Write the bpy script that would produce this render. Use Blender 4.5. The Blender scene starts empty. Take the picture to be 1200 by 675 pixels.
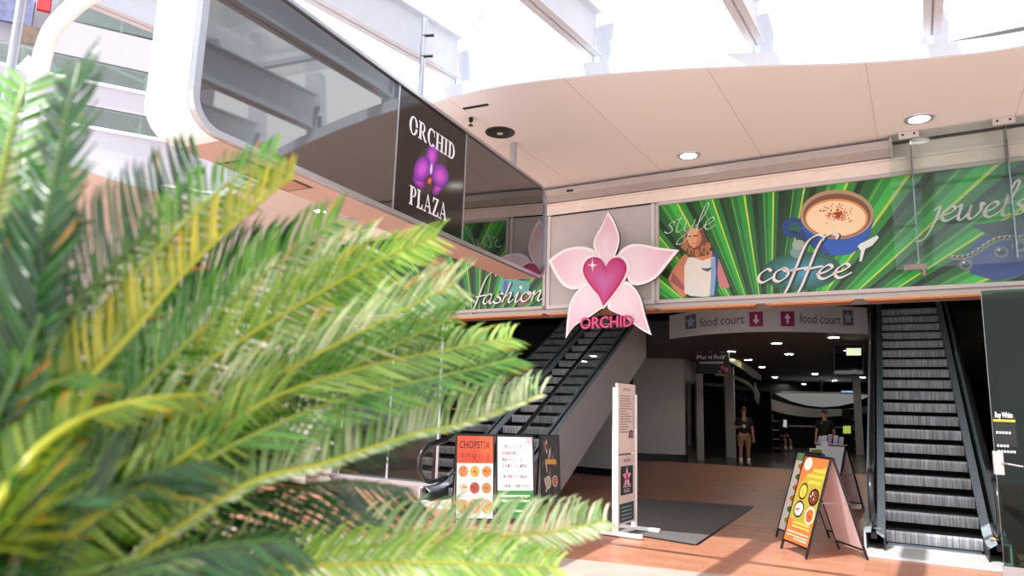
import bpy, bmesh, math, random
from mathutils import Vector, Matrix
from mathutils.geometry import tessellate_polygon
random.seed(7)
V = Vector
scene = bpy.context.scene
COL = scene.collection

# ------------------------------------------------------------------ camera
FPX, EYE = 812.0, 1.62
_up = V((141.0, 4787.5, FPX)).normalized()
_fw = (V((0, 0, 1)) - _up * _up.z).normalized()
_rt = _up.cross(_fw)
if _rt.x < 0: _rt = -_rt
C0 = V((0, 0, EYE))
cam_d = bpy.data.cameras.new('camera'); cam = bpy.data.objects.new('camera', cam_d); COL.objects.link(cam)
cam_d.sensor_width = 36.0; cam_d.lens = 36.0 * FPX / 1200.0
cam_d.clip_start = 0.05; cam_d.clip_end = 400
ax = V((_rt.x, _fw.x, _up.x)); ay = V((_rt.y, _fw.y, _up.y)); az = V((_rt.z, _fw.z, _up.z))
cam.matrix_world = Matrix(((ax.x, ay.x, -az.x, 0), (ax.y, ay.y, -az.y, 0), (ax.z, ay.z, -az.z, EYE), (0, 0, 0, 1)))
M3 = Matrix((ax, ay, az))
M3 = Matrix(((_rt.x, _rt.y, _rt.z), (_fw.x, _fw.y, _fw.z), (_up.x, _up.y, _up.z)))
cam.matrix_world = Matrix(((M3[0][0], M3[0][1], -M3[0][2], 0), (M3[1][0], M3[1][1], -M3[1][2], 0), (M3[2][0], M3[2][1], -M3[2][2], EYE), (0, 0, 0, 1)))
cam_d.dof.use_dof = True; cam_d.dof.focus_distance = 10.0; cam_d.dof.aperture_fstop = 2.2
scene.camera = cam

# ------------------------------------------------------------------ sky, sun, exposure
SUN_E, SKY_E = 4.6, 1.7
world = bpy.data.worlds.new('sky'); scene.world = world; world.use_nodes = True
bgn = world.node_tree.nodes['Background']; bgn.inputs[0].default_value = (0.97, 0.985, 1.0, 1); bgn.inputs[1].default_value = SKY_E
scene.view_settings.view_transform = 'Standard'; scene.view_settings.look = 'None'
scene.view_settings.exposure = 0.45; scene.view_settings.gamma = 1.0; scene.view_settings.use_curve_mapping = False

# ------------------------------------------------------------------ rays from measured picture points
def ray(px, py): return M3 @ V(((px - 600) / FPX, -(py - 337.5) / FPX, 1.0))
def onz(px, py, z):
    r = ray(px, py); return C0 + r * ((z - EYE) / r.z)
def onpl(px, py, p0, n):
    r = ray(px, py); return C0 + r * ((p0 - C0).dot(n) / r.dot(n))
def hor(px):
    y = 337.5 + (FPX * FPX + 141 * (px - 600)) / 4787.5
    r = ray(px, y); r.z = 0; return r.normalized()
def at(px, py, dep): return C0 + ray(px, py) * dep
S = -hor(-800); D = V((-S.y, S.x, 0)); Z = V((0, 0, 1))
E_ = hor(1056); ES = V((E_.y, -E_.x, 0))
O = onz(1030, 640, 0)
def W(s, d, z=0.0): return O + S * s + D * d + Z * z
def WE(s, d, z=0.0): return O + ES * s + E_ * d + Z * z
def fac(px, py, d=0.0):                       # picture point on the shop front plane -> (s, z)
    q = onpl(px, py, W(0, d), D) - O; return (q.dot(S), q.z)
RF = math.atan2(S.y, S.x); RE = math.atan2(ES.y, ES.x)

sun_d = bpy.data.lights.new('sun', 'SUN'); sun = bpy.data.objects.new('sun', sun_d); COL.objects.link(sun)
sun_d.energy = SUN_E; sun_d.angle = math.radians(0.6); sun_d.color = (1.0, 0.95, 0.87)
sdir = (S * 0.2 + D * 0.58 - Z).normalized()
sun.rotation_euler = sdir.to_track_quat('-Z', 'Y').to_euler(); sun.location = (-4, -8, 14)

# ------------------------------------------------------------------ colour and materials
def lin(c):
    return tuple(((x / 255.0) / 12.92 if x / 255.0 <= 0.04045 else ((x / 255.0 + 0.055) / 1.055) ** 2.4) for x in c)
MATS = {}
def mat(name, rgb, rough=0.5, metal=0.0, var=0.06, scale=6.0, spec=0.5, stretch=None, bump=0.0):
    m = bpy.data.materials.new(name); m.use_nodes = True; nt = m.node_tree; b = nt.nodes['Principled BSDF']
    l = lin(rgb); b.inputs['Roughness'].default_value = rough; b.inputs['Metallic'].default_value = metal
    b.inputs['Specular IOR Level'].default_value = spec
    tc = nt.nodes.new('ShaderNodeTexCoord'); mp = nt.nodes.new('ShaderNodeMapping'); nz = nt.nodes.new('ShaderNodeTexNoise')
    nz.inputs['Scale'].default_value = scale; nz.inputs['Detail'].default_value = 4
    if stretch: mp.inputs['Scale'].default_value = stretch
    rp = nt.nodes.new('ShaderNodeValToRGB')
    rp.color_ramp.elements[0].position = 0.3; rp.color_ramp.elements[1].position = 0.7
    rp.color_ramp.elements[0].color = tuple(max(0, c * (1 - var)) for c in l) + (1,)
    rp.color_ramp.elements[1].color = tuple(min(1, c * (1 + var)) for c in l) + (1,)
    nt.links.new(tc.outputs['Object'], mp.inputs['Vector']); nt.links.new(mp.outputs[0], nz.inputs['Vector'])
    nt.links.new(nz.outputs['Fac'], rp.inputs[0]); nt.links.new(rp.outputs[0], b.inputs['Base Color'])
    if bump:
        bp = nt.nodes.new('ShaderNodeBump'); bp.inputs['Strength'].default_value = bump; bp.inputs['Distance'].default_value = 0.01
        nt.links.new(nz.outputs['Fac'], bp.inputs['Height']); nt.links.new(bp.outputs[0], b.inputs['Normal'])
    MATS[name] = m; return m
def mat_attr(name, rough=0.4, transl=0.0, spec=0.5, coat=0.0):
    m = bpy.data.materials.new(name); m.use_nodes = True; nt = m.node_tree; b = nt.nodes['Principled BSDF']
    a = nt.nodes.new('ShaderNodeAttribute'); a.attribute_name = 'col'
    nt.links.new(a.outputs['Color'], b.inputs['Base Color']); b.inputs['Roughness'].default_value = rough
    b.inputs['Specular IOR Level'].default_value = spec; b.inputs['Coat Weight'].default_value = coat
    if transl:
        t = nt.nodes.new('ShaderNodeBsdfTranslucent'); mx = nt.nodes.new('ShaderNodeMixShader'); mx.inputs[0].default_value = transl
        nt.links.new(a.outputs['Color'], t.inputs[0]); nt.links.new(b.outputs[0], mx.inputs[1]); nt.links.new(t.outputs[0], mx.inputs[2])
        nt.links.new(mx.outputs[0], nt.nodes['Material Output'].inputs[0])
    return m
def mat_glass(name, tint, alpha, rough=0.02, refl=0.5):
    m = bpy.data.materials.new(name); m.use_nodes = True; nt = m.node_tree
    nt.nodes.remove(nt.nodes['Principled BSDF'])
    tr = nt.nodes.new('ShaderNodeBsdfTransparent'); tr.inputs[0].default_value = lin(tint) + (1,)
    gl = nt.nodes.new('ShaderNodeBsdfGlossy'); gl.inputs['Roughness'].default_value = rough
    fr = nt.nodes.new('ShaderNodeFresnel'); fr.inputs[0].default_value = 1.5
    ml = nt.nodes.new('ShaderNodeMath'); ml.operation = 'MULTIPLY_ADD'; ml.inputs[1].default_value = refl; ml.inputs[2].default_value = alpha
    mx = nt.nodes.new('ShaderNodeMixShader')
    nt.links.new(fr.outputs[0], ml.inputs[0]); nt.links.new(ml.outputs[0], mx.inputs[0])
    nt.links.new(tr.outputs[0], mx.inputs[1]); nt.links.new(gl.outputs[0], mx.inputs[2])
    nt.links.new(mx.outputs[0], nt.nodes['Material Output'].inputs[0]); return m
def mat_emit(name, rgb, e):
    m = bpy.data.materials.new(name); m.use_nodes = True; b = m.node_tree.nodes['Principled BSDF']
    b.inputs['Base Color'].default_value = lin(rgb) + (1,); b.inputs['Emission Color'].default_value = lin(rgb) + (1,)
    b.inputs['Emission Strength'].default_value = e; return m

def mat_floor():
    m = bpy.data.materials.new('terracotta_tiles'); m.use_nodes = True; nt = m.node_tree; b = nt.nodes['Principled BSDF']
    tc = nt.nodes.new('ShaderNodeTexCoord'); mp = nt.nodes.new('ShaderNodeMapping'); mp.inputs['Rotation'].default_value = (0, 0, -RF)
    br = nt.nodes.new('ShaderNodeTexBrick'); br.inputs['Scale'].default_value = 1.0
    br.inputs['Brick Width'].default_value = 0.42; br.inputs['Row Height'].default_value = 0.105; br.inputs['Mortar Size'].default_value = 0.004
    br.inputs['Color1'].default_value = lin((208, 148, 120)) + (1,); br.inputs['Color2'].default_value = lin((194, 130, 102)) + (1,)
    br.inputs['Mortar'].default_value = lin((170, 108, 80)) + (1,)
    nz = nt.nodes.new('ShaderNodeTexNoise'); nz.inputs['Scale'].default_value = 2.4; nz.inputs['Detail'].default_value = 6
    mx = nt.nodes.new('ShaderNodeMix'); mx.data_type = 'RGBA'; mx.blend_type = 'MULTIPLY'; mx.inputs[0].default_value = 0.35
    nt.links.new(tc.outputs['Object'], mp.inputs[0]); nt.links.new(mp.outputs[0], br.inputs[0]); nt.links.new(mp.outputs[0], nz.inputs[0])
    nt.links.new(br.outputs[0], mx.inputs[6]); nt.links.new(nz.outputs['Fac'], mx.inputs[7]); nt.links.new(mx.outputs[2], b.inputs['Base Color'])
    b.inputs['Roughness'].default_value = 0.38; return m
def mat_soffit():
    m = bpy.data.materials.new('soffit_paint'); m.use_nodes = True; nt = m.node_tree; b = nt.nodes['Principled BSDF']
    tc = nt.nodes.new('ShaderNodeTexCoord'); mp = nt.nodes.new('ShaderNodeMapping'); mp.inputs['Rotation'].default_value = (0, 0, -RF); mp.inputs['Location'].default_value = (0.3, 20, 0)
    br = nt.nodes.new('ShaderNodeTexBrick'); br.inputs['Scale'].default_value = 1.0; br.inputs['Brick Width'].default_value = 1.5
    br.inputs['Row Height'].default_value = 60; br.inputs['Mortar Size'].default_value = 0.006; br.offset = 0
    br.inputs['Color1'].default_value = lin((234, 231, 231)) + (1,); br.inputs['Color2'].default_value = lin((231, 228, 228)) + (1,); br.inputs['Mortar'].default_value = lin((206, 197, 193)) + (1,)
    nt.links.new(tc.outputs['Object'], mp.inputs[0]); nt.links.new(mp.outputs[0], br.inputs[0]); nt.links.new(br.outputs[0], b.inputs['Base Color'])
    b.inputs['Roughness'].default_value = 0.6; return m
def mat_riser():
    m = bpy.data.materials.new('grooved_step_metal'); m.use_nodes = True; nt = m.node_tree; b = nt.nodes['Principled BSDF']
    tc = nt.nodes.new('ShaderNodeTexCoord'); mp = nt.nodes.new('ShaderNodeMapping'); mp.inputs['Scale'].default_value = (26, 1.5, 1.2)
    nz = nt.nodes.new('ShaderNodeTexNoise'); nz.inputs['Scale'].default_value = 2.0; nz.inputs['Detail'].default_value = 5
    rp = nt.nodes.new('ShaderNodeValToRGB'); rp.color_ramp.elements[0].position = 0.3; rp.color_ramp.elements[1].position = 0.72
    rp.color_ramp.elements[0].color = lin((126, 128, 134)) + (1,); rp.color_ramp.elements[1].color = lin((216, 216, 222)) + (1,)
    nt.links.new(tc.outputs['Object'], mp.inputs[0]); nt.links.new(mp.outputs[0], nz.inputs[0]); nt.links.new(nz.outputs['Fac'], rp.inputs[0])
    nt.links.new(rp.outputs[0], b.inputs['Base Color']); b.inputs['Roughness'].default_value = 0.5; b.inputs['Metallic'].default_value = 0.3; return m
def mat_seams(name, rgb, seam, w, rough=0.5):
    m = bpy.data.materials.new(name); m.use_nodes = True; nt = m.node_tree; b = nt.nodes['Principled BSDF']
    tc = nt.nodes.new('ShaderNodeTexCoord'); mp = nt.nodes.new('ShaderNodeMapping'); mp.inputs['Rotation'].default_value = (0, 0, -RF); mp.inputs['Location'].default_value = (0, 30, 0)
    br = nt.nodes.new('ShaderNodeTexBrick'); br.inputs['Scale'].default_value = 1.0; br.inputs['Brick Width'].default_value = w; br.inputs['Row Height'].default_value = 60
    br.inputs['Mortar Size'].default_value = 0.012; br.offset = 0
    br.inputs['Color1'].default_value = lin(rgb) + (1,); br.inputs['Color2'].default_value = lin(rgb) + (1,); br.inputs['Mortar'].default_value = lin(seam) + (1,)
    nt.links.new(tc.outputs['Object'], mp.inputs[0]); nt.links.new(mp.outputs[0], br.inputs[0]); nt.links.new(br.outputs[0], b.inputs['Base Color'])
    b.inputs['Roughness'].default_value = rough; return m

FLOOR = mat_floor(); SOFFIT = mat_soffit(); RISER = mat_riser()
PRINT = mat_attr('printed_colour', 0.35); LEAF = mat_attr('palm_leaf', 0.27, 0.36, 0.9); PETAL = mat_attr('petal_enamel', 0.4)
WHITE = mat('white_paint', (238, 238, 240), 0.45, var=0.03)
BEAMW = mat('white_steel', (204, 210, 220), 0.5, var=0.03)
CREAM = mat('cream_plaster', (228, 214, 204), 0.6, var=0.05)
GREYP = mat('grey_panel', (186, 180, 178), 0.5, var=0.04)
TROUGH = mat('brushed_grey_trough', (178, 170, 168), 0.4, 0.2, var=0.06, stretch=(1, 1, 8))
SILVER = mat('brushed_aluminium', (188, 192, 200), 0.32, 0.85, var=0.05, stretch=(1, 1, 14))
DECK = mat('escalator_deck_metal', (168, 182, 192), 0.4, 0.1, var=0.08, stretch=(1, 1, 6))
DKMETAL = mat('dark_metal', (40, 42, 46), 0.4, 0.5, var=0.1)
RAIL = mat('handrail_rubber', (46, 48, 52), 0.22, var=0.1)
BLACK = mat('black_rubber', (14, 14, 16), 0.45, var=0.2)
BLACKG = mat('black_gloss', (9, 9, 11), 0.03, var=0.1, spec=0.7)
BLACKG.node_tree.nodes['Principled BSDF'].inputs['IOR'].default_value = 2.3
BROWNG = mat('dark_brown_gloss', (32, 25, 24), 0.12, var=0.05)
COPPER = mat('copper_track', (205, 140, 96), 0.35, 0.3, var=0.12, stretch=(3, 3, 1))
TAN = mat('tan_board', (172, 130, 108), 0.5, var=0.1)
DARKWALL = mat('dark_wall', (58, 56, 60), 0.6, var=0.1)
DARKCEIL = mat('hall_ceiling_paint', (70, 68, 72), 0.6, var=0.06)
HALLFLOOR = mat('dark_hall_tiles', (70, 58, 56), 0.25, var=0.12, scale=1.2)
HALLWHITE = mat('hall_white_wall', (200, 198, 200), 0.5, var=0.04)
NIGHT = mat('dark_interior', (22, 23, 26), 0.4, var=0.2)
CLAD = mat('escalator_cladding', (212, 206, 208), 0.5, var=0.03)
MAT_ = mat('grey_mat_pile', (104, 100, 100), 0.95, var=0.14, scale=60, bump=0.4)
PAVE = mat('pale_paving', (186, 166, 156), 0.6, var=0.1, scale=3)
FRAMEB = mat('black_frame', (20, 20, 22), 0.4, var=0.1)
PINKBACK = mat('pink_cast_board', (232, 210, 210), 0.5, var=0.03)  # white board, the pink cast of the light put into its colour
LILAC = mat('lilac_render', (172, 168, 180), 0.6, var=0.03)
TRUNK = mat('palm_trunk_bark', (92, 70, 48), 0.9, var=0.4, scale=30, bump=0.8)
SKIN = mat('skin', (178, 128, 104), 0.5, var=0.06)
HAIR = mat('dark_hair', (38, 28, 24), 0.5, var=0.2)
SHIRTB = mat('black_cotton', (20, 20, 24), 0.8, var=0.1)
KHAKI = mat('khaki_cotton', (158, 128, 98), 0.8, var=0.08)
SOCK = mat('white_cotton', (225, 225, 228), 0.8, var=0.03)
OLIVE = mat('olive_rail', (120, 116, 84), 0.35, 0.3, var=0.1)
WOOD = mat('shop_timber', (176, 138, 74), 0.5, var=0.2, stretch=(1, 1, 6))
GLASS = mat_glass('clear_glass', (246, 250, 249), 0.01)
GLASSG = mat_glass('green_tinted_glass', (150, 178, 172), 0.03)
GLASSD = mat_glass('dark_tinted_glass', (88, 104, 104), 0.04)
GLASSB = mat_glass('balcony_glass', (200, 216, 212), 0.12, 0.05)
GLASSDOOR = mat_glass('door_glass', (150, 182, 172), 0.012, 0.02, 0.3)
GLASSE = mat_glass('cyan_glass_edge', (110, 160, 170), 0.25, 0.1)
SKYGLASS = mat_glass('skylight_glass', (250, 252, 255), 0.0)
LAMPW = mat_emit('lamp_white', (255, 250, 240), 6.0)
LAMPC = mat_emit('hall_lamp', (255, 246, 230), 80.0)
LITPANEL = mat_emit('lit_green_panel', (196, 212, 176), 0.7)
LITWHITE = mat_emit('lit_white_panel', (215, 225, 228), 0.35)
LITBLUE = mat_emit('lit_blue_screen', (120, 165, 220), 0.9)
LITGREEN = mat_emit('lit_poster', (190, 205, 90), 0.5)
DISHGLOW = mat_emit('dish_glow', (205, 205, 205), 0.22)  # added glow for the pale dish in the hall
GREYSEAM = mat_seams('grey_metal_cladding', (196, 190, 188), (150, 146, 146), 0.45)

# ------------------------------------------------------------------ mesh builder
WM = {}                                        # world matrices of roots
class MB:
    def __init__(self): self.v = []; self.f = []; self.m = []; self.c = []
    def add(self, vs, fs, m=0, c=None):
        n = len(self.v); self.v += [V(p) for p in vs]
        for f in fs: self.f.append([i + n for i in f]); self.m.append(m); self.c.append(c)
        return self
    def hexa(self, p, m=0, c=None):
        return self.add(p, [(0, 3, 2, 1), (4, 5, 6, 7), (0, 1, 5, 4), (1, 2, 6, 5), (2, 3, 7, 6), (3, 0, 4, 7)], m, c)
    def box(self, x0, x1, y0, y1, z0, z1, fn=None, m=0, c=None):
        p = [(x0, y0, z0), (x1, y0, z0), (x1, y1, z0), (x0, y1, z0), (x0, y0, z1), (x1, y0, z1), (x1, y1, z1), (x0, y1, z1)]
        if fn: p = [fn(*q) for q in p]
        return self.hexa(p, m, c)
    def prism(self, poly, off, m=0, c=None, side_c=None, side_m=None):   # closed outline swept by off
        n = len(poly); poly = [V(p) for p in poly]; off = V(off)
        tris = tessellate_polygon([poly])
        self.add(poly, [tuple(reversed(t)) for t in tris], m, c)
        self.add([p + off for p in poly], [tuple(t) for t in tris], m, c)
        self.add(poly + [p + off for p in poly], [(i, (i + 1) % n, n + (i + 1) % n, n + i) for i in range(n)], m if side_m is None else side_m, side_c if side_c is not None else c)
        return self
    def flat(self, poly, m=0, c=None):
        poly = [V(p) for p in poly]
        if len(poly) < 3: return self
        return self.add(poly, [tuple(t) for t in tessellate_polygon([poly])], m, c)
    def tube(self, pts, r, seg=10, m=0, c=None, cap=True):
        pts = [V(p) for p in pts]; n = len(pts); rs = r if isinstance(r, (list, tuple)) else [r] * n
        t0 = (pts[1] - pts[0]).normalized(); a = t0.orthogonal().normalized(); vs = []
        for i in range(n):
            t = (pts[min(i + 1, n - 1)] - pts[max(i - 1, 0)]).normalized()
            a = (a - t * a.dot(t)).normalized(); b = t.cross(a)
            for k in range(seg):
                q = 2 * math.pi * k / seg; vs.append(pts[i] + (a * math.cos(q) + b * math.sin(q)) * rs[i])
        fs = [(i * seg + k, i * seg + (k + 1) % seg, (i + 1) * seg + (k + 1) % seg, (i + 1) * seg + k) for i in range(n - 1) for k in range(seg)]
        if cap: fs += [tuple(reversed(range(seg))), tuple((n - 1) * seg + k for k in range(seg))]
        return self.add(vs, fs, m, c)
    def lathe(self, prof, seg=24, cen=(0, 0, 0), m=0, c=None, cap=True):
        cen = V(cen); vs = []
        for (r, z) in prof:
            for k in range(seg):
                q = 2 * math.pi * k / seg; vs.append(cen + V((r * math.cos(q), r * math.sin(q), z)))
        n = len(prof)
        fs = [(i * seg + k, i * seg + (k + 1) % seg, (i + 1) * seg + (k + 1) % seg, (i + 1) * seg + k) for i in range(n - 1) for k in range(seg)]
        if cap: fs += [tuple(reversed(range(seg))), tuple((n - 1) * seg + k for k in range(seg))]
        return self.add(vs, fs, m, c)
    def ball(self, cen, rx, ry=None, rz=None, m=0, c=None, seg=12, rings=8, R=None):
        ry = ry or rx; rz = rz or rx; cen = V(cen); vs = []; R = R or Matrix.Identity(3)
        for i in range(rings + 1):
            t = math.pi * (i + 0.02) / (rings + 0.04)
            for k in range(seg):
                q = 2 * math.pi * k / seg
                vs.append(cen + R @ V((rx * math.sin(t) * math.cos(q), ry * math.sin(t) * math.sin(q), -rz * math.cos(t))))
        fs = [(i * seg + k, i * seg + (k + 1) % seg, (i + 1) * seg + (k + 1) % seg, (i + 1) * seg + k) for i in range(rings) for k in range(seg)]
        return self.add(vs, fs, m, c)
    def build(self, name, mats, parent=None, world=True, smooth=False, bevel=0, base=None):
        me = bpy.data.meshes.new(name); ob = bpy.data.objects.new(name, me); COL.objects.link(ob)
        vs = self.v; wm = Matrix.Identity(4)
        if parent is not None:
            ob.parent = parent; wm = WM[parent.name]
            if world:
                inv = wm.inverted(); vs = [inv @ p for p in vs]
        elif base is not None:
            base = V(base); vs = [p - base for p in vs]; ob.location = base; wm = Matrix.Translation(base)
        WM[ob.name] = wm
        me.from_pydata([tuple(p) for p in vs], [], self.f)
        mats = mats if isinstance(mats, (list, tuple)) else [mats]
        for m in mats: me.materials.append(m)
        me.polygons.foreach_set('material_index', self.m)
        if smooth: me.polygons.foreach_set('use_smooth', [True] * len(self.f))
        if any(c is not None for c in self.c):
            ca = me.color_attributes.new('col', 'FLOAT_COLOR', 'CORNER'); dat = []
            for poly, c in zip(me.polygons, self.c):
                if c is None: c = (0.8, 0.8, 0.8)
                if isinstance(c[0], (tuple, list)):
                    for k in range(poly.loop_total): dat += list(c[k % len(c)]) + [1.0]
                else: dat += (list(c) + [1.0]) * poly.loop_total
            ca.data.foreach_set('color', dat)
        me.update()
        if bevel:
            bv = ob.modifiers.new('edge', 'BEVEL'); bv.width = bevel; bv.segments = 2; bv.limit_method = 'ANGLE'
        return ob
def tag(o, label, cat, group=None, kind=None):
    o['label'] = label; o['category'] = cat
    if group: o['group'] = group
    if kind: o['kind'] = kind
    return o
def thing(name, loc, label, cat, group=None, rz=0.0):
    o = bpy.data.objects.new(name, None); COL.objects.link(o); o.location = loc; o.rotation_euler = (0, 0, rz); o.empty_display_size = 0.1
    WM[o.name] = Matrix.Translation(V(loc)) @ Matrix.Rotation(rz, 4, 'Z')
    return tag(o, label, cat, group)
def struct(name, mb, mats, **k):
    o = mb.build(name, mats, **k); o['kind'] = 'structure'; return o
def copy_thing(o, loc, rz, label):
    c = o.copy(); COL.objects.link(c); c.location = loc; c.rotation_euler = (0, 0, rz); c['label'] = label
    WM[c.name] = Matrix.Translation(V(loc)) @ Matrix.Rotation(rz, 4, 'Z')
    for ch in [x for x in bpy.data.objects if x.parent == o]:
        d = ch.copy(); COL.objects.link(d); d.parent = c; WM[d.name] = WM[c.name]
        for g in [x for x in bpy.data.objects if x.parent == ch]:
            e = g.copy(); COL.objects.link(e); e.parent = d
    return c
def spline(pts, n=8):                        # Catmull-Rom through points (any dimension)
    pts = [V(p) for p in pts]; out = []
    for i in range(len(pts) - 1):
        p0, p1, p2, p3 = pts[max(i - 1, 0)], pts[i], pts[i + 1], pts[min(i + 2, len(pts) - 1)]
        for k in range(n):
            t = k / n
            out.append(0.5 * ((2 * p1) + (p2 - p0) * t + (2 * p0 - 5 * p1 + 4 * p2 - p3) * t * t + (3 * p1 - p0 - 3 * p2 + p3) * t ** 3))
    out.append(pts[-1]); return out
def clip(poly, x0, x1, y0, y1):
    def cut(ps, ins, itx):
        out = []
        for i in range(len(ps)):
            a, b = ps[i - 1], ps[i]
            if ins(b):
                if not ins(a): out.append(itx(a, b))
                out.append(b)
            elif ins(a): out.append(itx(a, b))
        return out
    def ix(x): return lambda a, b: (x, a[1] + (b[1] - a[1]) * (x - a[0]) / (b[0] - a[0]))
    def iy(y): return lambda a, b: (a[0] + (b[0] - a[0]) * (y - a[1]) / (b[1] - a[1]), y)
    for ins, itx in ((lambda p: p[0] >= x0, ix(x0)), (lambda p: p[0] <= x1, ix(x1)), (lambda p: p[1] >= y0, iy(y0)), (lambda p: p[1] <= y1, iy(y1))):
        if len(poly) < 3: return []
        poly = cut(poly, ins, itx)
    return poly
def ell(cx, cy, rx, ry, n=28, a0=0.0, a1=2 * math.pi, rot=0.0):
    out = []
    for k in range(n):
        q = a0 + (a1 - a0) * k / (n if abs(a1 - a0) > 6.2 else n - 1)
        x, y = rx * math.cos(q), ry * math.sin(q)
        out.append((cx + x * math.cos(rot) - y * math.sin(rot), cy + x * math.sin(rot) + y * math.cos(rot)))
    return out
_txt = {}
def text_tris(s, bold=0.0):                    # glyph outlines of the built-in face as (points, faces), x from 0, cap height 1
    k = (s, bold)
    if k in _txt: return _txt[k]
    cu = bpy.data.curves.new('t', 'FONT'); cu.body = s; cu.size = 1.0; cu.offset = bold; cu.resolution_u = 3
    ob = bpy.data.objects.new('t', cu); COL.objects.link(ob)
    dg = bpy.context.evaluated_depsgraph_get(); dg.update()
    me = bpy.data.meshes.new_from_object(ob.evaluated_get(dg))
    vs = [(v.co.x, v.co.y) for v in me.vertices]; fs = [tuple(p.vertices) for p in me.polygons]
    bpy.data.objects.remove(ob); bpy.data.curves.remove(cu); bpy.data.meshes.remove(me)
    if not vs: vs = [(0, 0), (0.01, 0), (0, 0.01)]; fs = [(0, 1, 2)]
    x0 = min(v[0] for v in vs); w = max(v[0] for v in vs) - x0; h = 0.72
    _txt[k] = ([((v[0] - x0) / h, v[1] / h) for v in vs], fs, w / h); return _txt[k]
def put_text(mb, s, fn, x, y, h, width=None, c=(1, 1, 1), m=0, bold=0.0, center=False):
    vs, fs, w = text_tris(s, bold); k = (width / w) if width else h
    if center: x -= w * k / 2
    mb.add([fn(x + a * k, y + b * h) for a, b in vs], fs, m, c)
def strokes(mb, lines, fn, wid, c, m=0, nib=0.6, n=8):      # calligraphic ribbons along 2D polylines
    for ln in lines:
        ps = spline([V((a, b, 0)) for a, b in ln], n); L = []; R = []
        for i, p in enumerate(ps):
            t = (ps[min(i + 1, len(ps) - 1)] - ps[max(i - 1, 0)])
            if t.length < 1e-9: continue
            t.normalize(); a = math.atan2(t.y, t.x); w = wid * (0.34 + 0.66 * abs(math.sin(a - nib)))
            if i in (0, len(ps) - 1): w *= 0.4
            nn = V((-t.y, t.x, 0)); L.append(p + nn * w / 2); R.append(p - nn * w / 2)
        k = len(L)
        mb.add([fn(q.x, q.y) for q in L + R], [(i, k + i, k + i + 1, i + 1) for i in range(k - 1)], m, c)

# ================================================================== SETTING
GR = 45
fl = MB(); fl.box(-26, 26, -14, 12, -0.2, 0.0, lambda a, b, z: W(a, b, z)); struct('floor', fl, FLOOR)
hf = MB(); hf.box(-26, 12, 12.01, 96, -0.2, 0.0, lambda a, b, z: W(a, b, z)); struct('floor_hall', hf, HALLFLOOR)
pv = MB(); pv.prism([W(-9, -4.3, 0.0), W(-9, -13.9, 0.0), W(6, -13.9, 0.0), W(6, -1.7, 0.0), W(-0.2, -2.66, 0.0)], (0, 0, 0.004)); struct('floor_paving', pv, PAVE)

# soffit with its curved edge
edge = [(-11.6, -9.0), (-11.45, -6.6), (-11.3, -4.92), (-11.38, -3.63), (-11.13, -2.37), (-10.3, -2.32), (-9.2, -2.56), (-7.6, -3.1), (-6.0, -3.6), (-4.29, -3.85), (-3.33, -3.82),
        (-2.35, -3.59), (-1.47, -3.3), (-0.64, -2.96), (0.16, -2.61), (0.94, -2.36), (1.67, -2.24), (2.6, -2.35), (3.4, -3.0), (4.1, -4.3), (4.5, -6.4), (4.6, -9.0)]
edge = [(p.x, p.y) for p in spline([V((a, b, 0)) for a, b in edge], 3)]
outer = [(9, -9.0), (9, 0.3), (-9.5, 0.3), (-12.0, -0.3), (-14.0, -0.9), (-18, -2.9), (-18, -9.0)]
so = MB(); so.prism([W(a, b, 5.3) for a, b in edge + outer], (0, 0, 0.12)); struct('ceiling', so, SOFFIT)
rim = MB(); n = len(edge)
for i in range(n - 1):
    (a0, b0), (a1, b1) = edge[i], edge[i + 1]
    rim.hexa([W(a0, b0 - 0.02, 5.305), W(a1, b1 - 0.02, 5.305), W(a1, b1 + 0.06, 5.305), W(a0, b0 + 0.06, 5.305),
              W(a0, b0 - 0.02, 5.46), W(a1, b1 - 0.02, 5.46), W(a1, b1 + 0.06, 5.46), W(a0, b0 + 0.06, 5.46)])
struct('trim_1', rim, BEAMW)

# front bulkhead
def fbox(s0, s1, d0, d1, z0, z1, m=0, mb=None):
    mb = mb or MB(); mb.box(s0, s1, d0, d1, z0, z1, lambda a, b, z: W(a, b, z), m); return mb
struct('wall_front', fbox(-9.5, 9, 0.02, 0.5, 3.2, 5.3), CREAM)
led = fbox(-9.5, 9, -0.07, 0.02, 4.86, 5.05); led.box(-9.5, 9, -0.1, -0.07, 5.02, 5.05, lambda a, b, z: W(a, b, z)); struct('trim_2', led, CREAM)
struct('trim_3', fbox(-9.5, 9, -0.05, 0.02, 4.84, 4.86), DKMETAL)
struct('trim_4', fbox(-9.5, 9, -0.02, 0.02, 5.27, 5.3), DKMETAL)
sl = fbox(-9.5, 9, -0.06, 0.5, 3.165, 3.2); struct('trim_5', sl, GREYP)
# left shop wall beyond the billboard
lw = MB()
for (a0, b0), (a1, b1) in (((-9.5, 0.02), (-12, -0.58)), ((-12, -0.58), (-14, -1.18)), ((-14, -1.18), (-18, -3.0))):
    lw.hexa([W(a1, b1, 0), W(a0, b0, 0), W(a0, b0 + .25, 0), W(a1, b1 + .25, 0), W(a1, b1, 5.3), W(a0, b0, 5.3), W(a0, b0 + .25, 5.3), W(a1, b1 + .25, 5.3)])
struct('wall_left', lw, GREYSEAM)

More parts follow.
